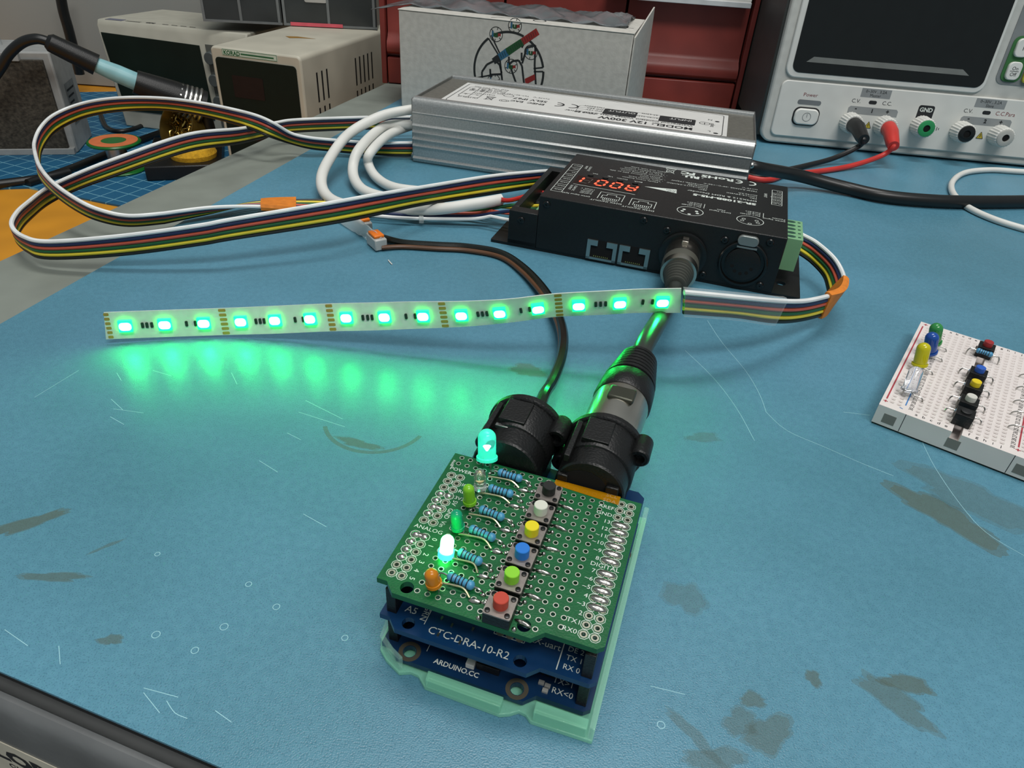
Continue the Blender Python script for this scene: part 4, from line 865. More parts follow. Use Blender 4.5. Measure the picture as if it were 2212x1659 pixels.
# ================================================================== breadboard
BO = Vector((139.05, 216.4, 0)); BY = -0.5923
bd = thing('breadboard', 'white solderless breadboard with buttons and unlit LEDs at right', 'breadboard', BO, BY)
M_BB = mat('breadboard_white', (216, 208, 204), 0.5, noise=0.02)
BW, BL, BT = 55.0, 83.5, 9.0
cols = [3.6, 6.14] + [12.8 + 2.54 * i for i in range(5)] + [30.58 + 2.54 * i for i in range(5)] + [47.4, 49.94]
rws = [4.9 + 2.54 * k for k in range(30)]
b = MB(); hw = 0.80
xs = sorted([0, BW] + [c + s * hw for c in cols for s in (-1, 1)] + [25.3, 28.4]); ys = sorted([0, BL] + [r + s * hw for r in rws for s in (-1, 1)])
hx = {round(c - hw, 3) for c in cols}; hy = {round(r - hw, 3) for r in rws}
rail_skip = {round(rws[k] - hw, 3) for k in (5, 11, 17, 23)}
for i in range(len(xs) - 1):
    for j in range(len(ys) - 1):
        x0, x1, y0, y1 = xs[i], xs[i + 1], ys[j], ys[j + 1]
        if abs(x0 - 25.3) < 1e-6: continue                     # centre groove
        if round(x0, 3) in hx and round(y0, 3) in hy and not ((x0 < 8 or x0 > 46) and round(y0, 3) in rail_skip):
            q = .34; a = [(x0, y0), (x1, y0), (x1, y1), (x0, y1)]; d = [(x0 + q, y0 + q), (x1 - q, y0 + q), (x1 - q, y1 - q), (x0 + q, y1 - q)]
            b.add([(*p, BT) for p in a] + [(*p, BT - .45) for p in d] + [(*p, BT - 2.2) for p in d], [(k, (k + 1) % 4, 4 + (k + 1) % 4, 4 + k) for k in range(4)] + [(4 + k, 4 + (k + 1) % 4, 8 + (k + 1) % 4, 8 + k) for k in range(4)] + [(8, 9, 10, 11)])
        else: b.add([(x0, y0, BT), (x1, y0, BT), (x1, y1, BT), (x0, y1, BT)], [(0, 1, 2, 3)])
b.add([(25.3, 0, BT), (28.4, 0, BT), (28.4, BL, BT), (25.3, BL, BT), (25.3, 0, BT - 5), (28.4, 0, BT - 5), (28.4, BL, BT - 5), (25.3, BL, BT - 5)], [(0, 3, 7, 4), (1, 5, 6, 2), (4, 7, 6, 5)])
# outer walls
b.add([(0, 0, 0.8), (25.3, 0, .8), (25.3, 0, BT), (0, 0, BT)], [(0, 1, 2, 3)]); b.add([(25.3, 0, .8), (28.4, 0, .8), (28.4, 0, BT - 5), (25.3, 0, BT - 5)], [(0, 1, 2, 3)]); b.add([(28.4, 0, .8), (BW, 0, .8), (BW, 0, BT), (28.4, 0, BT)], [(0, 1, 2, 3)])
b.add([(0, 0, .8), (0, 0, BT), (0, BL, BT), (0, BL, .8)], [(0, 1, 2, 3)]); b.add([(BW, 0, .8), (BW, BL, .8), (BW, BL, BT), (BW, 0, BT)], [(0, 1, 2, 3)]); b.add([(0, BL, .8), (0, BL, BT), (BW, BL, BT), (BW, BL, .8)], [(0, 1, 2, 3)])
b.build('breadboard_body', M_BB, bd, smooth=False)
MB().box(0.4, BW - .4, 0.4, BL - .4, 0.05, 0.8).build('backing_pad', mat('backing_dark', (34, 44, 44), 0.8), bd)
for x in (3.0, 25.0, 47.0): MB().box(x, x + 4.4, -0.06, 0.0, 2.2, 6.2).build('side_notch', mat('notch_grey', (118, 116, 110), 0.7), bd)
for x in (9.6, 45.4): MB().box(x, x + .22, -0.03, 0.0, .9, BT).build('joint_line', M_INKD, bd); 
BF = lambda x, y, h: (x, y, BT + h)
b = MB()
for k, c in enumerate('abcde'): b.text(c, 1.7, 12.8 + 2.54 * k, 1.5, BF, 'c'); b.text(c, 1.7, 12.8 + 2.54 * k, 81.0, BF, 'c')
for k, c in enumerate('fghij'): b.text(c, 1.7, 30.58 + 2.54 * k, 1.5, BF, 'c'); b.text(c, 1.7, 30.58 + 2.54 * k, 81.0, BF, 'c')
for k, r in enumerate(rws):
    b.text(str(30 - k), 1.5, 0, 0, lambda x, y, h, r=r: (10.5 - y + .6, r + x - .9, BT + h)); b.text(str(30 - k), 1.5, 0, 0, lambda x, y, h, r=r: (44.2 - y + .6, r + x - .9, BT + h))
b.build('number_print', M_INKD, bd)
M_RL = mat('red_line', (164, 58, 68), 0.5); M_BLn = mat('blue_line', (60, 120, 180), 0.5)
for x in (1.5, 45.9):
    b = MB(); b.line((x, 6.0), (x, 79), .55, BF); b.text('+', 2.2, x, 3.0, BF, 'c', bold=.03); b.text('+', 2.2, x + .8, 80.4, BF, 'c', bold=.03); b.build('rail_print', M_RL, bd)
for x in (8.3, 52.0):
    b = MB(); b.line((x, 6.0), (x, 79), .45, BF); b.line((x - 1.6, 3.2), (x - .4, 2.8), .4, BF); b.build('rail_print', M_BLn, bd)
def bw(x, y, z): return BO + Vector((math.cos(BY), math.sin(BY), 0)) * x + Vector((-math.sin(BY), math.cos(BY), 0)) * y + Vector((0, 0, z))
def bled(name, label, base, top, m):
    e = thing(name, label, 'LED', bw(*base[:2], BT), BY); d = [(base[0] - base[0], 0, base[2] - BT), (top[0] - base[0], top[1] - base[1], top[2] - BT)]
    l = led(e, d[0], d[1], 2.6, m, 'led_bulb', leads=False)
    for s in (0, 1):
        MB().tube(spline([(0.9 * (2 * s - 1), 0, d[0][2]), (1.6 * (2 * s - 1) + .4 * s, 0, (d[0][2]) * .6), ((-2.0, 0, -1.5) if not s else (5.0, .3, 1.2)), ((-2.0, 0, -2) if not s else (6.2, .4, -1.5))], 5), 0.27, 6).build('lead', M_STEEL, e)
    return e
def clearled(rgb, nm): return mat(nm, rgb, 0.15, noise=0.02, spec=0.6)
bled('green_led', 'unlit green LED at the far end of the breadboard', (8.2, 61.0, 11.5), (6.2, 58.6, 21.0), clearled((48, 132, 66), 'bled_green'))
bled('blue_led', 'unlit dark blue LED between green and yellow ones on the breadboard', (8.2, 50.5, 11.5), (6.2, 48.9, 21.0), clearled((26, 72, 150), 'bled_blue'))
bled('yellow_led', 'unlit yellow LED on the breadboard rail', (6.8, 36.4, 11.5), (5.2, 37.6, 21.0), clearled((188, 180, 20), 'bled_yellow'))
bled('clear_led', 'unlit clear LED nearest the front of the breadboard', (7.2, 13.0, 11.5), (6.5, 19.6, 19.0), mat('bled_clear', (0.9, 0.92, 0.96), 0.05, trans=0.9, noise=0, ior=1.48))
bcaps = [('red', (150, 40, 42), 69.2), ('blue', (40, 88, 178), 43.4), ('yellow', (214, 190, 28), 30.6), ('white', (196, 194, 186), 17.9), ('black', (24, 25, 26), 8.2)]
for cn, c, y in bcaps:
    t = thing('tactile_switch', '%s capped tactile switch on the breadboard' % cn, 'push button', bw(26.9, y, BT), BY, group='breadboard switches')
    # same switch as above but tall black body
    MB().box(-3.0, 3.0, -3.0, 3.0, 0.05, 4.6).build('switch_body', M_BLACK, t, bevel=0.2); MB().box(-3.05, 3.05, -3.05, 3.05, 4.6, 4.9).build('switch_plate', mat('plate_black', (40, 40, 40), 0.3, 0.6), t, bevel=0.1)
    MB().lathe([(1.8, 0), (1.8, 1.9 if cn != 'black' else .5), (1.65, 2.1 if cn != 'black' else .6)], 22, (0, 0, 4.9)).build('button_cap', mat('bcap_' + cn, c, 0.5), t)
    for s in (-1, 1):
        for q in (-1, 1): MB().box(s * 3.0, s * 3.5, q * 2.1 - .3, q * 2.1 + .3, -1, 2.4).build('switch_leg', M_STEEL, t)
resw = [(66.0, 12.3), (46.8, 11.4), (34.2, 11.4), (21.5, 11.4), (12.2, 11.0)]
for k, (y, z) in enumerate(resw):
    lab = ['blue banded resistor in front of the red breadboard switch', 'resistor behind the blue breadboard switch', 'resistor behind the yellow breadboard switch', 'resistor behind the white breadboard switch', 'resistor behind the black breadboard switch'][k]
    t = thing('loose_resistor', lab, 'resistor', bw(26.9, y - (0.6 if k == 0 else 0), BT), BY, group='breadboard resistors')
    r_ = resistor(t, (-3.2, 0, z - BT), (3.2, -0.3, z - BT), lead=1.4, name='resistor_part', drop=0.2)
    for s in (-1, 1): MB().tube(spline([(s * 4.4, 0, z - BT), (s * 5.4, 0, z - BT - .2), (s * 6.0, -.4, (z - BT) * .5), (s * 6.1, -.5, -1.5)], 5), .28, 6).build('bent_lead', M_STEEL, t)
for k, y in enumerate((60.5, 49, 37, 27.6, 16.8)):
    t = thing('jumper_wire', 'bare wire hoop at the right of the breadboard, %s from the front' % ['fifth', 'fourth', 'third', 'second', 'first'][k], 'jumper wire', bw(41.5, y, BT), BY, group='bare wire hoops')
    MB().tube(spline([(0, 0, -1.5), (0.1, 0, .8), (2.0, 0, 2.2), (4.5, .3, 2.2), (6.2, .3, .8), (6.3, .3, -1.5)], 5), .3, 6).build('bent_wire', M_STEEL, t)

# ================================================================== bench power supply with screen (right)
QO = Vector((200.66, 607.16, 4.0)); QY = math.radians(-4.845)
bp = thing('bench_supply', 'grey bench power supply with dark screen and binding posts', 'power supply', QO, QY, tilt=-math.radians(4.5))
M_Q = mat('instrument_grey', (186, 186, 180), 0.5, noise=0.04, nscale=200, bump=0.08, bscale=2000); M_Q2 = mat('instrument_grey_light', (206, 206, 200), 0.45, noise=0.02); M_Q3 = mat('instrument_mid_grey', (120, 124, 124), 0.5)
XZ = lambda x, z, y: (x, y, z)
def qf(x, z, h): return (x, -h, z)
_k = math.tan(math.radians(4.5)); MB().prism([(4, 0.6), (210, 210 * _k + 0.6), (210, 172), (4, 160)], -10, 330, lambda y, z, x: (x, y, z)).build('case', mat('instrument_dark', (58, 60, 58), 0.5), bp, bevel=1.0)
for _x in (6, 300): MB().box(_x, _x + 16, 10, 26, -1.9, 3).build('foot', M_BLACK, bp)
MB().prism(rrect(-8, -2.6, 332, 165, 9, 6), -4, 5, XZ).build('front_frame', M_Q, bp, bevel=1.5)
MB().prism(rrect(-1, 3.2, 326, 46, 5, 5), -6.0, -3.5, XZ).build('terminal_panel', M_Q2, bp, bevel=0.8)
MB().prism(rrect(-1, 48, 152, 172, 8, 6), -6.2, -3.5, XZ).build('screen_bezel', M_Q2, bp, bevel=0.8)
MB().prism(rrect(3.5, 52, 149.5, 168, 6, 6), -6.6, -6.0, XZ).build('screen_glass', mat('screen_glass', (18, 22, 22), 0.12, noise=0.05), bp)
MB().prism([(13, 60.0), (137, 60.0), (131, 64.0), (18, 64.0)], -6.75, -6.6, XZ).build('screen_ledge', mat('screen_ledge', (112, 114, 110), 0.5), bp)
MB().prism(rrect(158, 56, 326, 168, 6, 5), -4.6, -3.8, XZ).build('key_panel', M_Q3, bp)
for k, (z, t) in enumerate(((82, '1'), (66, 'On'))):
    kb = MB().prism(rrect(163, z - 6.4, 173, z + 6.4, 3.5, 5), -7.5, -4.4, XZ).build('key', M_WHITE, bp, bevel=0.6)
    b = MB(); b.text(t, 3.6 if k == 0 else 2.6, 168, z - 1.6 if k == 0 else z + .6, qf, 'c', h=7.6)
    if k: b.line((164.8, z - .2), (171.2, z - .2), .35, qf, 7.6); b.text('Off', 2.6, 168, z - 3.6, qf, 'c', h=7.6)
    b.build('key_print', M_INKD, kb)
MB().prism(rrect(160.5, 58, 175.5, 90, 5, 5), -5.2, -4.2, XZ).build('key_light', mat('key_green', (52, 104, 56), 0.5), bp)
MB().prism(rrect(176.5, 58, 186, 72, 3.5, 5), -7.5, -4.4, XZ).build('key', mat('key_yellow', (196, 188, 70), 0.5), bp, bevel=0.6)
pbn = MB().prism(rrect(14.2, 13.8, 33.2, 26, 4.5, 6), -9.0, -5.8, XZ).build('power_button', M_WHITE, bp, bevel=1.0)
MB().prism(rrect(13.2, 12.8, 34.2, 27, 5, 6), -6.3, -5.8, XZ).build('button_well', M_INKD, bp)
b = MB(); b.arc((23.8, 19.9), 3.2, 0, 360, .4, qf, 9.1); b.line((23.8, 19.6), (23.8, 22.4), .4, qf, 9.1); b.build('power_symbol', M_Q3, pbn)
MB().prism(rrect(14.5, 28.8, 33, 32.4, 1.7, 5), -6.2, -5.9, XZ).build('indicator_window', mat('indicator_grey', (108, 112, 114), 0.4), bp)
b = MB(); b.text('Power', 2.8, 23.4, 35.0, qf, 'c', h=6.05, wide=1.1); b.build('panel_print', mat('maroon_print', (112, 32, 40), 0.6), bp)
b = MB(); b.text('C.V.', 3.0, 63.0, 33.6, qf, 'r', h=6.05); b.text('C.C.', 3.0, 80, 33.6, qf, h=6.05); b.text('C.V.', 3.0, 150.0, 33.6, qf, 'r', h=6.05)
for x in (60, 148):
    b.fillpoly(rrect(x + 9.4, 33.4, x + 15.6, 36.2, 1.3, 4), qf, 6.05); b.text('-', 3, x + 1, 28.2, qf, 'c', h=6.12, bold=.05); b.text('1' if x < 100 else '2', 2.8, x + 14, 27.2, qf, 'c', h=6.12, bold=.05); b.text('+', 3, x + 26, 27.4, qf, 'c', h=6.12, bold=.05)
b.fillpoly(rrect(108.6, 24, 121, 36.2, 1.8, 4), qf, 6.03)
for k in range(3): b.line((126.2 + 1.5 * k, 19.6 - (2 - .6 * k)), (126.2 + 1.5 * k, 19.6 + (2 - .6 * k)), .5, qf, 6.05)
b.build('panel_print', M_INKD, bp)
b = MB(); b.text('C.C.Para', 3.0, 167.5, 33.6, qf, h=6.05); b.build('panel_print', mat('maroon_print', (112, 32, 40), 0.6), bp)
for x in (60, 148):
    MB().fillpoly(rrect(x + 1.5, 38.2, x + 24.5, 44.8, .3, 2), qf, 6.03).build('label_tab', mat('tab_mid_grey', (134, 138, 138), 0.5), bp)
    MB().fillpoly([(x - 5, 25.2), (x + 34, 25.2), (x + 34, 29.6), (x + 32.5, 31), (x - 3.5, 31), (x - 5, 29.6)], qf, 6.03).build('label_tab', mat('tab_mid_grey', (134, 138, 138), 0.5), bp)
b = MB(); b.text('0~30V , 3.2A', 2.2, 73, 41.8, qf, 'c', h=6.1); b.text('Master', 2.2, 73, 38.9, qf, 'c', h=6.1); b.text('0~30V , 3.2A', 2.2, 161, 41.8, qf, 'c', h=6.1); b.text('Slave', 2.2, 161, 38.9, qf, 'c', h=6.1); b.build('panel_print', M_INKD, bp)
b = MB(); b.text('GND', 3.2, 114.8, 31.4, qf, 'c', h=6.1, bold=.03); b.build('panel_print', M_INK, bp)
for x in (74.2, 162.4):
    MB().prism([(x - 2.6, 15.4), (x + 2.6, 15.4), (x, 20.4)], -6.2, -6.0, XZ).build('warning_sign', mat('warning_yellow', (186, 166, 52), 0.5), bp)
    b = MB(); b.path([(x - 2.6, 15.4), (x + 2.6, 15.4), (x, 20.4)], .35, qf, 6.25, True); b.line((x, 16.6), (x, 18.8), .5, qf, 6.25); b.build('warning_print', M_INKD, bp)
def knob(x, z, ring, deep=13):
    e = bpy.data.objects.new('binding_post', None); COL.objects.link(e); e.parent = bp; e.empty_display_size = 0.005
    vs = MB(); n = 44; prof = [(7.4, 5.8), (7.8, 6.4), (7.2, 5.8 + deep - .8), (6.6, 5.8 + deep)]
    pts = []
    for r, h in prof:
        for i in range(n): t = 2 * PI * i / n; rr = r * (1 + (.025 if i % 2 else -.025)); pts.append((x + rr * math.cos(t), -h, z + rr * math.sin(t)))
    fs = [(k * n + i, k * n + (i + 1) % n, (k + 1) * n + (i + 1) % n, (k + 1) * n + i) for k in range(3) for i in range(n)] + [tuple(range(n)), tuple(3 * n + i for i in range(n - 1, -1, -1))]
    vs.add(pts, fs).build('ribbed_knob', M_Q2, e, ang=20)
    if ring is not None:
        y = -(5.8 + deep)
        MB().lathe([(6.2, 0), (6.2, .7), (5.4, 1.1), (2.7, 1.1), (2.7, .2)], 30, (x, y, z), (0, -1, 0)).build('jack_ring', mat('jack_' + ring[0], ring[1], 0.25), e)
        MB().lathe([(2.6, 0), (2.6, .25)], 20, (x, y, z), (0, -1, 0)).build('jack_hole', M_DARK, e)
    return e
JX = [(59, 17.2, None), (86, 17.0, None), (114.3, 19.4, ('green', (44, 140, 84))), (145.6, 18.2, ('black', (22, 24, 24))), (175.2, 17.8, ('grey', (170, 170, 164)))]
for x, z, rg in JX: knob(x, z + 1.5, rg)
QM = Matrix.Rotation(QY, 3, 'Z') @ Matrix.Rotation(-math.radians(4.5), 3, 'X')
def qw(x, y, z): return QO + QM @ Vector((x, y, z))
for (x, z, _), cn, c, pts in ((JX[0], 'black', (26, 27, 27), [at(1866, 302, 20), at(1852, 318, 13), at(1800, 342, 5), at(1740, 358, 2.2), at(1690, 369, 2), at(1640, 380, 2), pw(215, 84, 2.5)]), (JX[1], 'red', (190, 52, 46), [at(1930, 316, 17), at(1905, 336, 9), at(1840, 358, 3), at(1770, 370, 2), at(1700, 377, 2), at(1640, 388, 2), pw(190, 86, 2.5)])):
    t = thing('banana_lead', cn + ' banana plug lead running from bench supply behind the aluminium power supply', 'cable')
    m = mat('banana_' + cn, c, 0.4, noise=0.06)
    p0 = qw(x, -18.5, z + 1.5); p1 = pts[0]
    MB().tube([p0, p0.lerp(p1, .35) + Vector((0, 0, 1.5)), p0.lerp(p1, .8), p1], [5.8, 5.6, 4.9, 4.2], 18).build('plug_sleeve', m, t)
    MB().tube(spline([p0.lerp(p1, .7)] + pts[:1] + pts[1:], 8), 2.0, 10).build('lead_wire', m, t)

# ================================================================== white box with artwork, bag and white bar on top
XO = Vector((-115.2, 638.9, 0)); XY_ = -0.212
M_CARD = mat('white_card', (186, 184, 176), 0.75, noise=0.06, nscale=250, bump=0.15, bscale=700)
bx = thing('cardboard_box', 'white cardboard box with a round line drawing printed on its front', 'box', XO, XY_)
BXW, BXD, BXH = 194, 84, 76.5
MB().box(0, BXW, 0, BXD, 0.1, BXH - 0.8).build('box_body', M_CARD, bx, bevel=0.8)
b = MB(); b.box(-0.6, BXW + .5, -0.5, BXD, BXH - .8, BXH); b.build('lid_flap', M_CARD, bx, bevel=0.4)
_b = Matrix.Translation(XO) @ Matrix.Rotation(XY_, 4, 'Z'); _bi = _b.inverted()
def aty(x, y, Y):
    d = _r * ((x - W / 2) / FPX) - _u * ((y - H / 2) / FPX) + _f; k = Y / d.y; return Vector((d.x * k, Y, CAMZ + d.z * k))
fA = _bi @ aty(1412, 15, 706); fB = _bi @ aty(1384, 214, 706)
b = MB(); fl_ = [Vector((BXW + .6, 0, BXH - 3)), Vector((BXW + .6, 0, 3)), Vector((fB.x, fB.y, 3)), fA]
b.add([tuple(p) for p in fl_] + [tuple(p + Vector((1.2, 0, 0))) for p in fl_], [(0, 1, 2, 3), (7, 6, 5, 4), (0, 4, 5, 1), (1, 5, 6, 2), (2, 6, 7, 3), (3, 7, 4, 0)]); b.build('side_flap', M_CARD, bx)
def xf(x, z, h): return (x, -h, z)
def xtop(x, y, h): return (x, y, BXH + h)
M_AB = mat('art_black', (30, 34, 34), 0.7); M_ABl = mat('art_blue', (40, 92, 120), 0.7); M_AG = mat('art_green', (20, 72, 34), 0.7); M_AR = mat('art_red', (132, 34, 30), 0.7)
b = MB(); C_ = (95.8, 38.6); Rr = 29.5
for a0, a1 in ((128, 196), (68, 122), (12, 62), (-40, 6)):
    b.arc(C_, Rr, a0, a1, 1.8, xf, .1, 24)
    for a in (a0, a1):
        t = math.radians(a); b.line((C_[0] + Rr * math.cos(t), C_[1] + Rr * math.sin(t)), (C_[0] + (Rr - (8 if a in (62, 68, 6, 12) else 16)) * math.cos(t), C_[1] + (Rr - (8 if a in (62, 68, 6, 12) else 16)) * math.sin(t)), 1.2, xf, .1)
for p in ([(75.5, 10), (73.5, 26), (73, 36), (77, 42), (84, 46), (88, 43), (90, 37)], [(80, 34.5), (90, 36)], [(80, 39), (80.5, 34), (82, 33)], [(88, 47), (91, 30), (94, 12)], [(95.5, 50), (95.8, 44), (99, 47), (104, 48), (107, 44), (109, 34), (112, 18), (110, 12)], [(106, 54), (106.4, 48)], [(107, 46), (110, 58), (117, 60.5), (117.5, 46), (121, 22)], [(82, 30), (88, 26), (91, 20)], [(96.5, 44), (103, 30), (105, 14)]): b.path(p, 1.6, xf, .1)
WH = [(99.2, 73.0), (83.9, 65.4), (97.8, 42.9), (113.7, 55.0), (83.6, 30.0)]
for cx_, cz_ in WH:
    b.arc((cx_, cz_), 5.4, 0, 360, .55, xf, .12, 26)
    for a in (20, 75, 140, 200, 260, 320): t = math.radians(a); b.line((cx_ + 3.4 * math.cos(t), cz_ + 3.4 * math.sin(t)), (cx_ + 5.4 * math.cos(t), cz_ + 5.4 * math.sin(t)), .55, xf, .12)
b.build('line_art', M_AB, bx)
for m, ch, dx in ((M_ABl, 'l', -3.6), (M_AG, 'u', -2.0), (M_AR, 's', 1.0)):
    b = MB()
    for cx_, cz_ in WH: b.text(ch, 3.9, cx_ + dx, cz_ - 1.8, xf, h=.15, wide=1.3, bold=.06)
    b.build('wheel_letter_print', m, bx)
# slanting lettered bar
d = Vector((36, 26)).normalized(); nn = Vector((-d.y, d.x)); p0 = Vector((82.5, 45.0))
def bar(s0, s1, w0, w1, m, name, hh):
    b = MB(); q = [p0 + d * s0 - nn * w0, p0 + d * s1 - nn * w1, p0 + d * s1 + nn * w1, p0 + d * s0 + nn * w0]; b.fillpoly([tuple(v) for v in q], xf, hh); return b.build(name, m, bx)
bar(0, 7, 2.4, 2.8, M_AB, 'bar_print', .16); bar(6, 15, 2.6, 3.0, M_ABl, 'bar_print', .18); bar(14, 30, 2.9, 2.6, M_AG, 'bar_print', .2); bar(29, 44, 2.6, 2.6, M_AR, 'bar_print', .22)
b = MB()
for k in range(21):
    q = p0 + d * (1.5 + 2.0 * k) - nn * 1.6; r_ = p0 + d * (2.1 + 2.0 * k) + nn * 1.6; b.line(tuple(q), tuple(r_), .35, xf, .27)
b.build('bar_strokes', M_AB, bx)
d2 = MB(); d2.fillpoly([(111, 30), (119, 35), (118, 39), (110, 34.5)], xf, .17); d2.build('bar_print', M_AR, bx)
# print on the top flap
b = MB(); b.path([(78, 4), (82, 10), (96, 14), (118, 24)], 1.0, xtop); b.path([(70, 30), (84, 44), (100, 42)], 1.4, xtop); b.text('ETL', 10, 168, 24, xtop, wide=1.1); b.arc((100, 28), 5, 0, 360, 1.2, xtop); b.arc((116, 14), 5, 0, 360, 1.2, xtop); b.build('top_print', M_AB, bx)
def xw(x, y, z): a = Vector((math.cos(XY_), math.sin(XY_), 0)); return XO + a * x + Vector((-a.y, a.x, 0)) * y + Vector((0, 0, z))
# plastic bag lying on the box
rnd = random.Random(3); rows = []
NX, NY = 40, 14
for i in range(NX + 1):
    row = []
    for j in range(NY + 1):
        x = -28 + 214 * i / NX; y = 18 + 64 * j / NY - (10 if x < 0 else 0)
        z = BXH + 1.2 + 5.0 * math.sin(PI * j / NY) * (0.7 + .3 * math.sin(i * .55)) + rnd.uniform(-.5, .5) + (1.4 * math.sin(i * 1.3 + j * .8))
        if x < 2: z = BXH + 3.0 - (2 - x) * .22 + rnd.uniform(-.4, .4)
        row.append(xw(x, y, max(z, BXH + .4) if x >= 2 else z))
    rows.append(row)
b = MB(); b.add([p for r in rows for p in r], [((NY + 1) * i + j, (NY + 1) * (i + 1) + j, (NY + 1) * (i + 1) + j + 1, (NY + 1) * i + j + 1) for i in range(NX) for j in range(NY)])
bag = tag(b.build('plastic_bag', mat('grey_film', (118, 124, 126), 0.16, noise=0.3, nscale=40, trans=0.3, alpha=0.85, bump=0.6, bscale=60, ior=1.3), ang=60), 'crumpled grey plastic bag lying on the cardboard box', 'bag')
sd = bag.modifiers.new('thickness', 'SOLIDIFY'); sd.thickness = 0.0006
# ================================================================== red drawer cabinet
CO = Vector((-150.5, 731, 0)); CY = -0.035
rc_ = thing('drawer_cabinet', 'red plastic drawer cabinet standing behind the white box', 'cabinet', CO, CY)
M_RED = mat('red_plastic', (134, 54, 46), 0.42, noise=0.08, nscale=60, bump=0.05); M_RED2 = mat('red_frame', (120, 48, 42), 0.45, noise=0.08, nscale=60)
MB().box(0, 350, 24, 220, -2.4, 150).build('cabinet_body', mat('cabinet_inside', (58, 22, 20), 0.6), rc_)
MB().box(0, 5, 2, 24, -2.4, 150).build('side_frame', M_RED2, rc_, bevel=0.5); MB().box(345.5, 350, 2, 24, -2.4, 150).build('side_frame', M_RED2, rc_, bevel=0.5)
MB().box(5, 345.5, 8, 24, 22.8, 24.2).build('shelf_rail', M_RED2, rc_); MB().box(5, 345.5, 8, 24, 94.6, 96).build('shelf_rail', M_RED2, rc_)
MB().box(212, 340, -7, 22, 89.6, 94.4).build('white_shelf', M_WHITE, rc_, bevel=0.6)['label'] = 'white plastic shelf edge'; MB().box(212, 340, -9, -7, 87.6, 92.0).build('shelf_lip', mat('bar_lip', (200, 202, 202), 0.35), rc_, bevel=0.4)
for k in range(3):
    x0 = 6 + 113.5 * k; x1 = x0 + 111
    e = bpy.data.objects.new('drawer', None); COL.objects.link(e); e.parent = rc_; e.empty_display_size = .01
    MB().box(x0, x1, 2, 24, -1.8, 22).build('drawer_front', M_RED, e, bevel=1.0)
    for z0, z1 in ((25, 87), (97, 148)):
        e = bpy.data.objects.new('drawer', None); COL.objects.link(e); e.parent = rc_; e.empty_display_size = .01
        pr = [(24, z0), (4, z0), (1.5, z0 + 2), (0.6, z0 + 6), (2.5, z0 + 11), (7, z0 + 15), (9, z0 + 19), (9, z1), (24, z1)]
        MB().prism(pr, x0, x1, lambda y, z, x: (x, y, z)).build('drawer_front', M_RED, e)

# ================================================================== things on the lower desk (left, behind)
def lin_axes(yaw): a = Vector((math.cos(yaw), math.sin(yaw), 0)); return a, Vector((-a.y, a.x, 0))
# cutting mat
m = bpy.data.materials.new('cutting_mat_blue'); m.use_nodes = True; nt = m.node_tree; B_ = nt.nodes['Principled BSDF']; tc = nt.nodes.new('ShaderNodeTexCoord')
mp = nt.nodes.new('ShaderNodeMapping'); mp.inputs['Rotation'].default_value = (0, 0, 0.36); nt.links.new(tc.outputs['Object'], mp.inputs[0])
bk_ = nt.nodes.new('ShaderNodeTexBrick'); bk_.offset = 0; bk_.inputs['Scale'].default_value = 1.0; bk_.inputs['Brick Width'].default_value = 0.0254 * .75; bk_.inputs['Row Height'].default_value = 0.0254 * .75; bk_.inputs['Mortar Size'].default_value = 0.0006; bk_.inputs['Mortar Smooth'].default_value = 0.2
nt.links.new(mp.outputs[0], bk_.inputs['Vector']); bk_.inputs['Color1'].default_value = (*lin((22, 88, 124)), 1); bk_.inputs['Color2'].default_value = (*lin((24, 92, 128)), 1); bk_.inputs['Mortar'].default_value = (*lin((110, 164, 182)), 1)
nt.links.new(bk_.outputs['Color'], B_.inputs['Base Color']); B_.inputs['Roughness'].default_value = 0.55
q = [at(-60, 408, DESK + 2), at(60, 404, DESK + 2), at(240, 440, DESK + 2), at(360, 462, DESK + 2), at(560, 330, DESK + 2), at(560, 192, DESK + 2), at(-160, 205, DESK + 2)]
tag(MB().prism([(p.x, p.y) for p in q], DESK + .1, DESK + 2).build('cutting_mat', m), 'blue cutting mat with pale grid on the orange desk', 'cutting mat')
b = MB()
p = [(p.x, p.y) for p in (at(-20, 432, DESK), at(8, 415, DESK), at(40, 405, DESK))]
# fume extractor
fo = at(170, 330, DESK + 2); ya = math.radians(16); 
fx = thing('fume_extractor', 'grey fume extractor with dark foam front and top handle', 'fume extractor', (fo.x, fo.y, DESK + 2), ya)
M_FX = mat('extractor_grey', (150, 152, 150), 0.55, noise=0.05)
MB().box(-190, 0, 0, 70, 0, 112).build('housing', M_FX, fx, bevel=2.0)
MB().box(-178, -8, -5, 2, 7, 104).build('foam_filter', mat('foam_brown', (62, 58, 50), 0.95, noise=0.5, nscale=260, bump=1.0, bscale=500), fx, bevel=0.8)
MB().box(-190, -2, -7, 1, 0, 7).build('filter_frame', M_FX, fx, bevel=.6); MB().box(-190, -30, -7, 1, 103, 112).build('filter_frame', M_FX, fx, bevel=.6)
hp = [(-150, 35, 111), (-148, 35, 132), (-140, 35, 140), (-70, 35, 140), (-62, 35, 132), (-60, 35, 111)]
MB().tube(spline([Vector(v) for v in hp], 5), 7, 10, flat=.5).build('carry_handle', mat('handle_grey', (176, 180, 180), 0.4), fx)
b = MB(); SF = lambda y, z, h: (h, y, z); b.fillpoly([(18, 28), (54, 28), (54, 74), (18, 74)], SF, .2); b.build('side_label', mat('label_grey', (112, 116, 116), .6), fx)
b = MB(); [b.line((22, 66 - 7 * k), (50 - 5 * (k % 3), 66 - 7 * k), 2.2, SF, .3) for k in range(6)]; b.build('label_lines', M_INKD, fx)
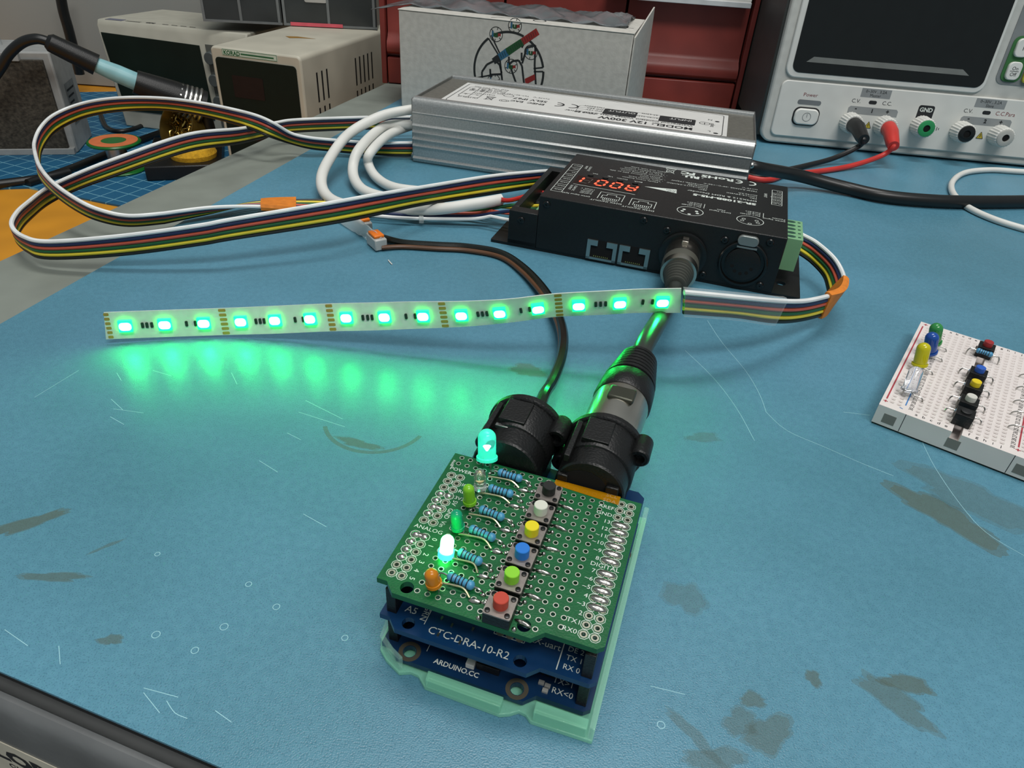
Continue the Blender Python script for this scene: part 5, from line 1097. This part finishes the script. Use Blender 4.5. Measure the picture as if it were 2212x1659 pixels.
cable('power_lead', 'black power lead lying on the cutting mat behind the spool', [at(60, 396, DESK + 5), at(140, 370, DESK + 5), at(215, 340, DESK + 5), at(300, 305, DESK + 5), at(340, 290, DESK + 5), at(380, 275, DESK + 5)], 4.5, M_BC)
cable('power_lead', 'black lead drooping behind the fume extractor', [at(-40, 402, DESK + 5), at(0, 398, DESK + 5), at(90, 386, DESK + 5), at(150, 372, DESK + 5)], 5, M_BC)
cable('power_lead', 'thin dark lead curving under the oscilloscope', [at(218, 250, DESK + 5), at(230, 275, DESK + 4), at(258, 284, DESK + 4), at(300, 275, DESK + 4), at(340, 252, DESK + 5)], 3.2, M_BC)
# soldering iron resting in its spring holder
ir = thing('soldering_iron', 'soldering iron with pale blue handle held in a spring holder', 'soldering iron')
i0, i1, i2 = aty(100, 88, 790), aty(208, 140, 806), aty(298, 178, 820)
MB().tube([i0, i0.lerp(i1, .08), i1], [6.5, 9.5, 11.5], 18).build('grip', M_BLACK, ir)
MB().tube([i1, i1.lerp(i2, .5), i2.lerp(i1, .03), i2], [8.0, 9.6, 9.8, 8.6], 18).build('handle', mat('handle_blue', (140, 190, 196), .4), ir)
MB().tube([i2, aty(330, 192, 826)], [4.5, 4.5], 14).build('barrel', M_STEEL, ir)
MB().tube(spline([i0.lerp(i1, .03), aty(78, 84, 787), aty(48, 92, 783), aty(20, 116, 780), aty(0, 148, 778), aty(-30, 190, 775)], 8), 5.2, 12).build('iron_cord', M_BC, ir)
# holder
hd = thing('iron_holder', 'black soldering iron stand with coil, brass cleaning cup and yellow sponge', 'iron stand')
h0, h1 = aty(292, 177, 819), aty(440, 232, 848)
MB().tube([h0, h0.lerp(h1, .5), h1], [13, 17, 19], 24).build('holder_sleeve', M_BLACK, hd)
hd_d = (h1 - h0).normalized(); aa = hd_d.cross(Vector((0, 0, 1))).normalized(); bb2 = aa.cross(hd_d)
pts = []
for k in range(90):
    t = k / 89; w = 2 * PI * 6 * t; r_ = 15 + 4 * t; pts.append(h0.lerp(h1, .55) + hd_d * (30 * t) + aa * (r_ * math.cos(w)) + bb2 * (r_ * math.sin(w)))
MB().tube(pts, 2.0, 8).build('chrome_coil', M_STEEL, hd)
cu = aty(388, 272, 840); cu = Vector((cu.x, cu.y, cu.z))
cax = Vector((-0.45, -0.75, 0.45)).normalized()
MB().lathe([(24, -30), (27, -10), (29, 4), (30, 5), (28, 5), (26, 0), (22, -16)], 32, cu, cax, cap=False).build('cleaning_cup', mat('cup_brass', (120, 98, 44), .35, .7), hd)
rnd = random.Random(5); b = MB()
ca = cax.cross(Vector((0, 0, 1))).normalized(); cb = cax.cross(ca)
for k in range(160):
    a = rnd.uniform(0, 2 * PI); r_ = 23 * math.sqrt(rnd.random()); c = cu + ca * r_ * math.cos(a) + cb * r_ * math.sin(a) + cax * rnd.uniform(-14, -2)
    v = Vector((rnd.uniform(-1, 1), rnd.uniform(-1, 1), rnd.uniform(-1, 1))).normalized(); w = v.orthogonal().normalized()
    b.tube([c - v * 5, c + w * 3, c + v * 5], .7, 4)
tag(b.build('brass_wool', mat('brass', (206, 176, 96), .25, 1.0), hd), None, None, kind='stuff')
s0 = at(318, 392, DESK + 2); s1 = at(470, 330, DESK + 2)
yw = math.atan2(s1.y - s0.y, s1.x - s0.x); a_, c_ = lin_axes(0.35)
def hw_(x, y, z): return s0 + a_ * x + c_ * y + Vector((0, 0, z))
b = MB(); R3 = Matrix.Rotation(.35, 3, 'Z'); b.box(0, 80, 0, 115, 0.1, 16, R3, s0); b.build('stand_base', M_BLACK, hd, bevel=1.5)
b = MB(); b.box(40, 62, 0, 8, 16, 60, R3, s0 + c_ * 96); b.build('stand_post', M_BLACK, hd)
b = MB(); b.lathe([(25, 0), (26, 5), (23, 11), (4, 12)], 28, s0 + a_ * 50 + c_ * 34 + Vector((0, 0, 16)), (0, 0, 1)); b.build('sponge', mat('sponge_yellow', (206, 158, 34), .9, noise=.2, nscale=300, bump=.6), hd)
p_ = cu - cax * 30
MB().cyl((p_.x, p_.y, p_.z), (p_.x + 8, p_.y + 20, DESK + 17), 9).build('cup_support', M_BLACK, hd)
MB().cyl((h1.x, h1.y, h1.z), (h1.x + 4, h1.y, DESK + 12), 7).build('holder_post', M_BLACK, hd)
# solder spool
so = at(262, 366, DESK + 2); sp = thing('solder_spool', 'green solder spool with orange paper label on the cutting mat', 'spool', (so.x, so.y, DESK + 2))
M_SG = mat('spool_green', (24, 116, 44), .3, trans=.25)
MB().lathe([(4, 0), (26, 0), (27, 1.2), (26, 2.4), (12, 4)], 36, (0, 0, .1)).build('lower_flange', M_SG, sp)
MB().lathe([(11, 3), (11, 30)], 30).build('spool_core', M_STEEL, sp)
MB().lathe([(12, 28), (27, 30), (28, 31.5), (27, 33), (10, 33)], 36).build('upper_flange', M_SG, sp)
MB().lathe([(13, 33.0), (13, 33.3), (25, 33.3), (25, 33.0)], 36, cap=False).build('paper_label', mat('label_orange', (206, 112, 66), .6), sp)
# oscilloscope
f0 = at(205, 42, 2); f1 = at(432, 60, 2); ang_ = math.atan2(f1.y - f0.y, f1.x - f0.x) - .10
osc = thing('oscilloscope', 'beige oscilloscope with large dark screen behind the soldering iron', 'oscilloscope', (f0.x, f0.y, DESK + 2.2), ang_)
M_BG = mat('beige_plastic', (176, 174, 160), .5, noise=.05, nscale=60); WO = (f1 - f0).length; HO = -DESK
MB().prism([(0, 0), (140, 0), (140, HO - 4), (22, HO), (4, HO), (0, HO - 6)], 0, WO + 66, lambda y, z, x: (x, y + (HO - z) * .06, z)).build('case', M_BG, osc, bevel=1.5)
FT = lambda x, z, h: (x, -h + (HO - z) * .06, z)
MB().prism([(8, 22), (WO + 2, 22), (WO + 2, HO - 18), (4, HO - 14)], .3, 1.5, FT).build('screen', mat('scope_screen', (24, 36, 30), .45, noise=.2, nscale=15, spec=.25), osc)
MB().prism([(WO + 10, 14), (WO + 62, 14), (WO + 62, HO - 16), (WO + 10, HO - 16)], .2, 1.0, FT).build('control_panel', mat('panel_grey', (92, 94, 88), .6), osc)
for k in range(3):
    for j in range(2): MB().lathe([(8, 0), (7.4, 9), (6.5, 10)], 22, FT(WO + 18 + 30 * j, HO - 30 - 26 * k, 1), (0, -1, 0)).build('control_knob', mat('knob_grey', (72, 78, 78), .5), osc)
for k in range(2): MB().box(WO + 36 + 13 * k, WO + 44 + 13 * k, -2.6 + 2, .5 + 2, HO - 36, HO - 30).build('key', mat('key_beige', (150, 150, 140), .5), osc)
OT = lambda x, y, h: (x, y, HO + h)
MB().prism([(10, 5), (32, 5), (32, 15), (10, 15)], .1, .4, lambda x, y, z: OT(x, y, z)).build('top_label', mat('label_violet', (104, 106, 120), .6), osc)
b = MB(); b.text('GPS', 5, 62, 8, OT, h=.3, bold=.05); [b.line((36, 7 + 3 * k), (56, 7 + 3 * k), 1, OT, .3) for k in range(2)]; [b.line((84 + 12 * k, 10), (92 + 12 * k, 10), 1.6, OT, .3) for k in range(4)]; b.build('top_print', M_INKD, osc)
# beige two-channel supply
k0_, k1_ = at(452, 98, 12), at(640, 125, 12); ky = math.atan2(k1_.y - k0_.y, k1_.x - k0_.x) + .07; KW = (k1_ - k0_).length; KH = 9.8 - DESK
ko = thing('desk_supply', 'beige box power supply with dark front and side vents on the lower desk', 'power supply', (k0_.x, k0_.y, DESK + 2.2), ky)
M_KB = mat('cream_case', (186, 182, 166), .5, noise=.06, nscale=40, bump=.05)
MB().prism(rrect(0, 0, KW, KH, 5, 5), 0, 232, lambda x, z, y: (x, y, z)).build('case', M_KB, ko, bevel=2.0)
KF = lambda x, z, h: (x, -h, z)
MB().prism(rrect(5, 6, KW - 6, KH - 10, 4, 5), .1, .9, KF).build('front_panel', mat('panel_black_green', (10, 24, 18), .5, spec=.25), ko)
for z in (KH - 48, KH - 92): MB().prism(rrect(22, z, 58, z + 22, 1, 2), .9, 1.2, KF).build('display', mat('display_maroon', (34, 24, 22), .5, spec=.2), ko)
MB().prism([(14, KH - 7.6), (78, KH - 7.6), (78, KH - 1.4), (14, KH - 1.4)], .1, .3, KF).build('name_strip', mat('strip_pale', (190, 206, 190), .6), ko)
b = MB(); b.text('KORAD', 4.0, 16, KH - 6.6, KF, h=.4, bold=.03); b.line((36, KH - 4.6), (74, KH - 4.8), 1.4, KF, .4); b.rect(14.6, KH - 7.2, 77.4, KH - 1.8, .4, KF, .4); b.build('name_print', mat('green_print', (24, 92, 52), .6), ko)
for g, (y0, nsl) in enumerate(((28, 3), (120, 5))):
    for k in range(nsl):
        for z0, z1 in ((KH - 50, KH - 20), (KH - 86, KH - 56)): MB().box(KW - .2, KW + .15, y0 + 11 * k, y0 + 11 * k + 3.0, z0, z1).build('vent_slot', M_DARK, ko)
b = MB(); b.fillpoly([(34, 92), (46, 98), (70, 97), (52, 90), (44, 84)], lambda x, y, h: (x, y, KH + h), .15); b.build('rust_stain', mat('rust_stain', (140, 104, 44), .7), ko)
# translucent storage boxes on top
u0, u1 = at(440, 46, 12.6), at(765, 62, 12.6); uy = math.atan2(u1.y - u0.y, u1.x - u0.x); UW = (u1 - u0).length
sx = [(-0.0, .52), (.53, 1.16)]
for k, (a0, a1) in enumerate(sx):
    bxp = thing('storage_box', ['smoky translucent storage box resting on the oscilloscope', 'smoky translucent storage box resting on the beige supply'][k], 'storage box', (u0.x, u0.y, 12.8), uy)
    x0, x1 = UW * a0, UW * a1; M_SM = mat('smoky_plastic', (62, 66, 66), .22, trans=.25, noise=.1, nscale=30)
    MB().box(x0, x1, 0, 150, 0, 2).build('box_floor', M_SM, bxp); MB().box(x0, x1, 0, 2, 2, 90).build('box_front', M_SM, bxp); MB().box(x0, x0 + 2, 2, 150, 2, 90).build('box_side', M_SM, bxp); MB().box(x1 - 2, x1, 2, 150, 2, 90).build('box_side', M_SM, bxp); MB().box(x0, x1, 148, 150, 2, 90).build('box_back', M_SM, bxp)
    MB().box(x0 + 8, x1 - 8, 8, 140, 2.1, 50).build('box_contents', mat('contents_dark', (34, 38, 38), .8, noise=.4, nscale=40), bxp)
    M_ED = mat('smoky_edge', (112, 116, 116), .4)
    for f in (.0, .48, .98): MB().box(x0 + (x1 - x0 - 3) * f, x0 + (x1 - x0 - 3) * f + 3, -1.2, 0, 0, 90).build('box_rib', M_ED, bxp)
    MB().box(x0, x1, -1, 0, 0, 2.5).build('box_rim', M_ED, bxp)
    lx = x0 + (x1 - x0) * (.28 if k == 0 else .24)
    MB().prism(rrect(lx, 26, lx + 26, 60, 2, 3), .2, .7, lambda x, z, h: (x, -h, z)).build('paper_label', mat('paper_label', (168, 166, 160), .6), bxp)
    if k: MB().box(x0 + 8, x0 + 70, -2.2, -1.2, .2, 4.0).build('painted_pink_glow', mat('painted_pink_glow', (214, 92, 104), .4), bxp)  # pink colour stands in for reddish light along the box's bottom edge
# upright black cable against the back
cable('upright_cable', 'thick black cable hanging straight down in front of the back wall', [aty(126, -40, 1100), aty(136, 20, 1100), aty(147, 60, 1100), aty(160, 110, 1100), aty(172, 160, 1100)], 7, M_BC)
pn = thing('grey_panel', 'large pale grey panel standing behind the fume extractor', 'panel', (0, 0, 0))
pa = aty(-200, 300, 1150); pb_ = aty(560, 300, 1150)
MB().box(pa.x, pb_.x, 1150, 1162, DESK + 2.2, 420).build('panel_sheet', mat('panel_grey_paint', (150, 150, 144), .7, noise=.06, nscale=8), pn)
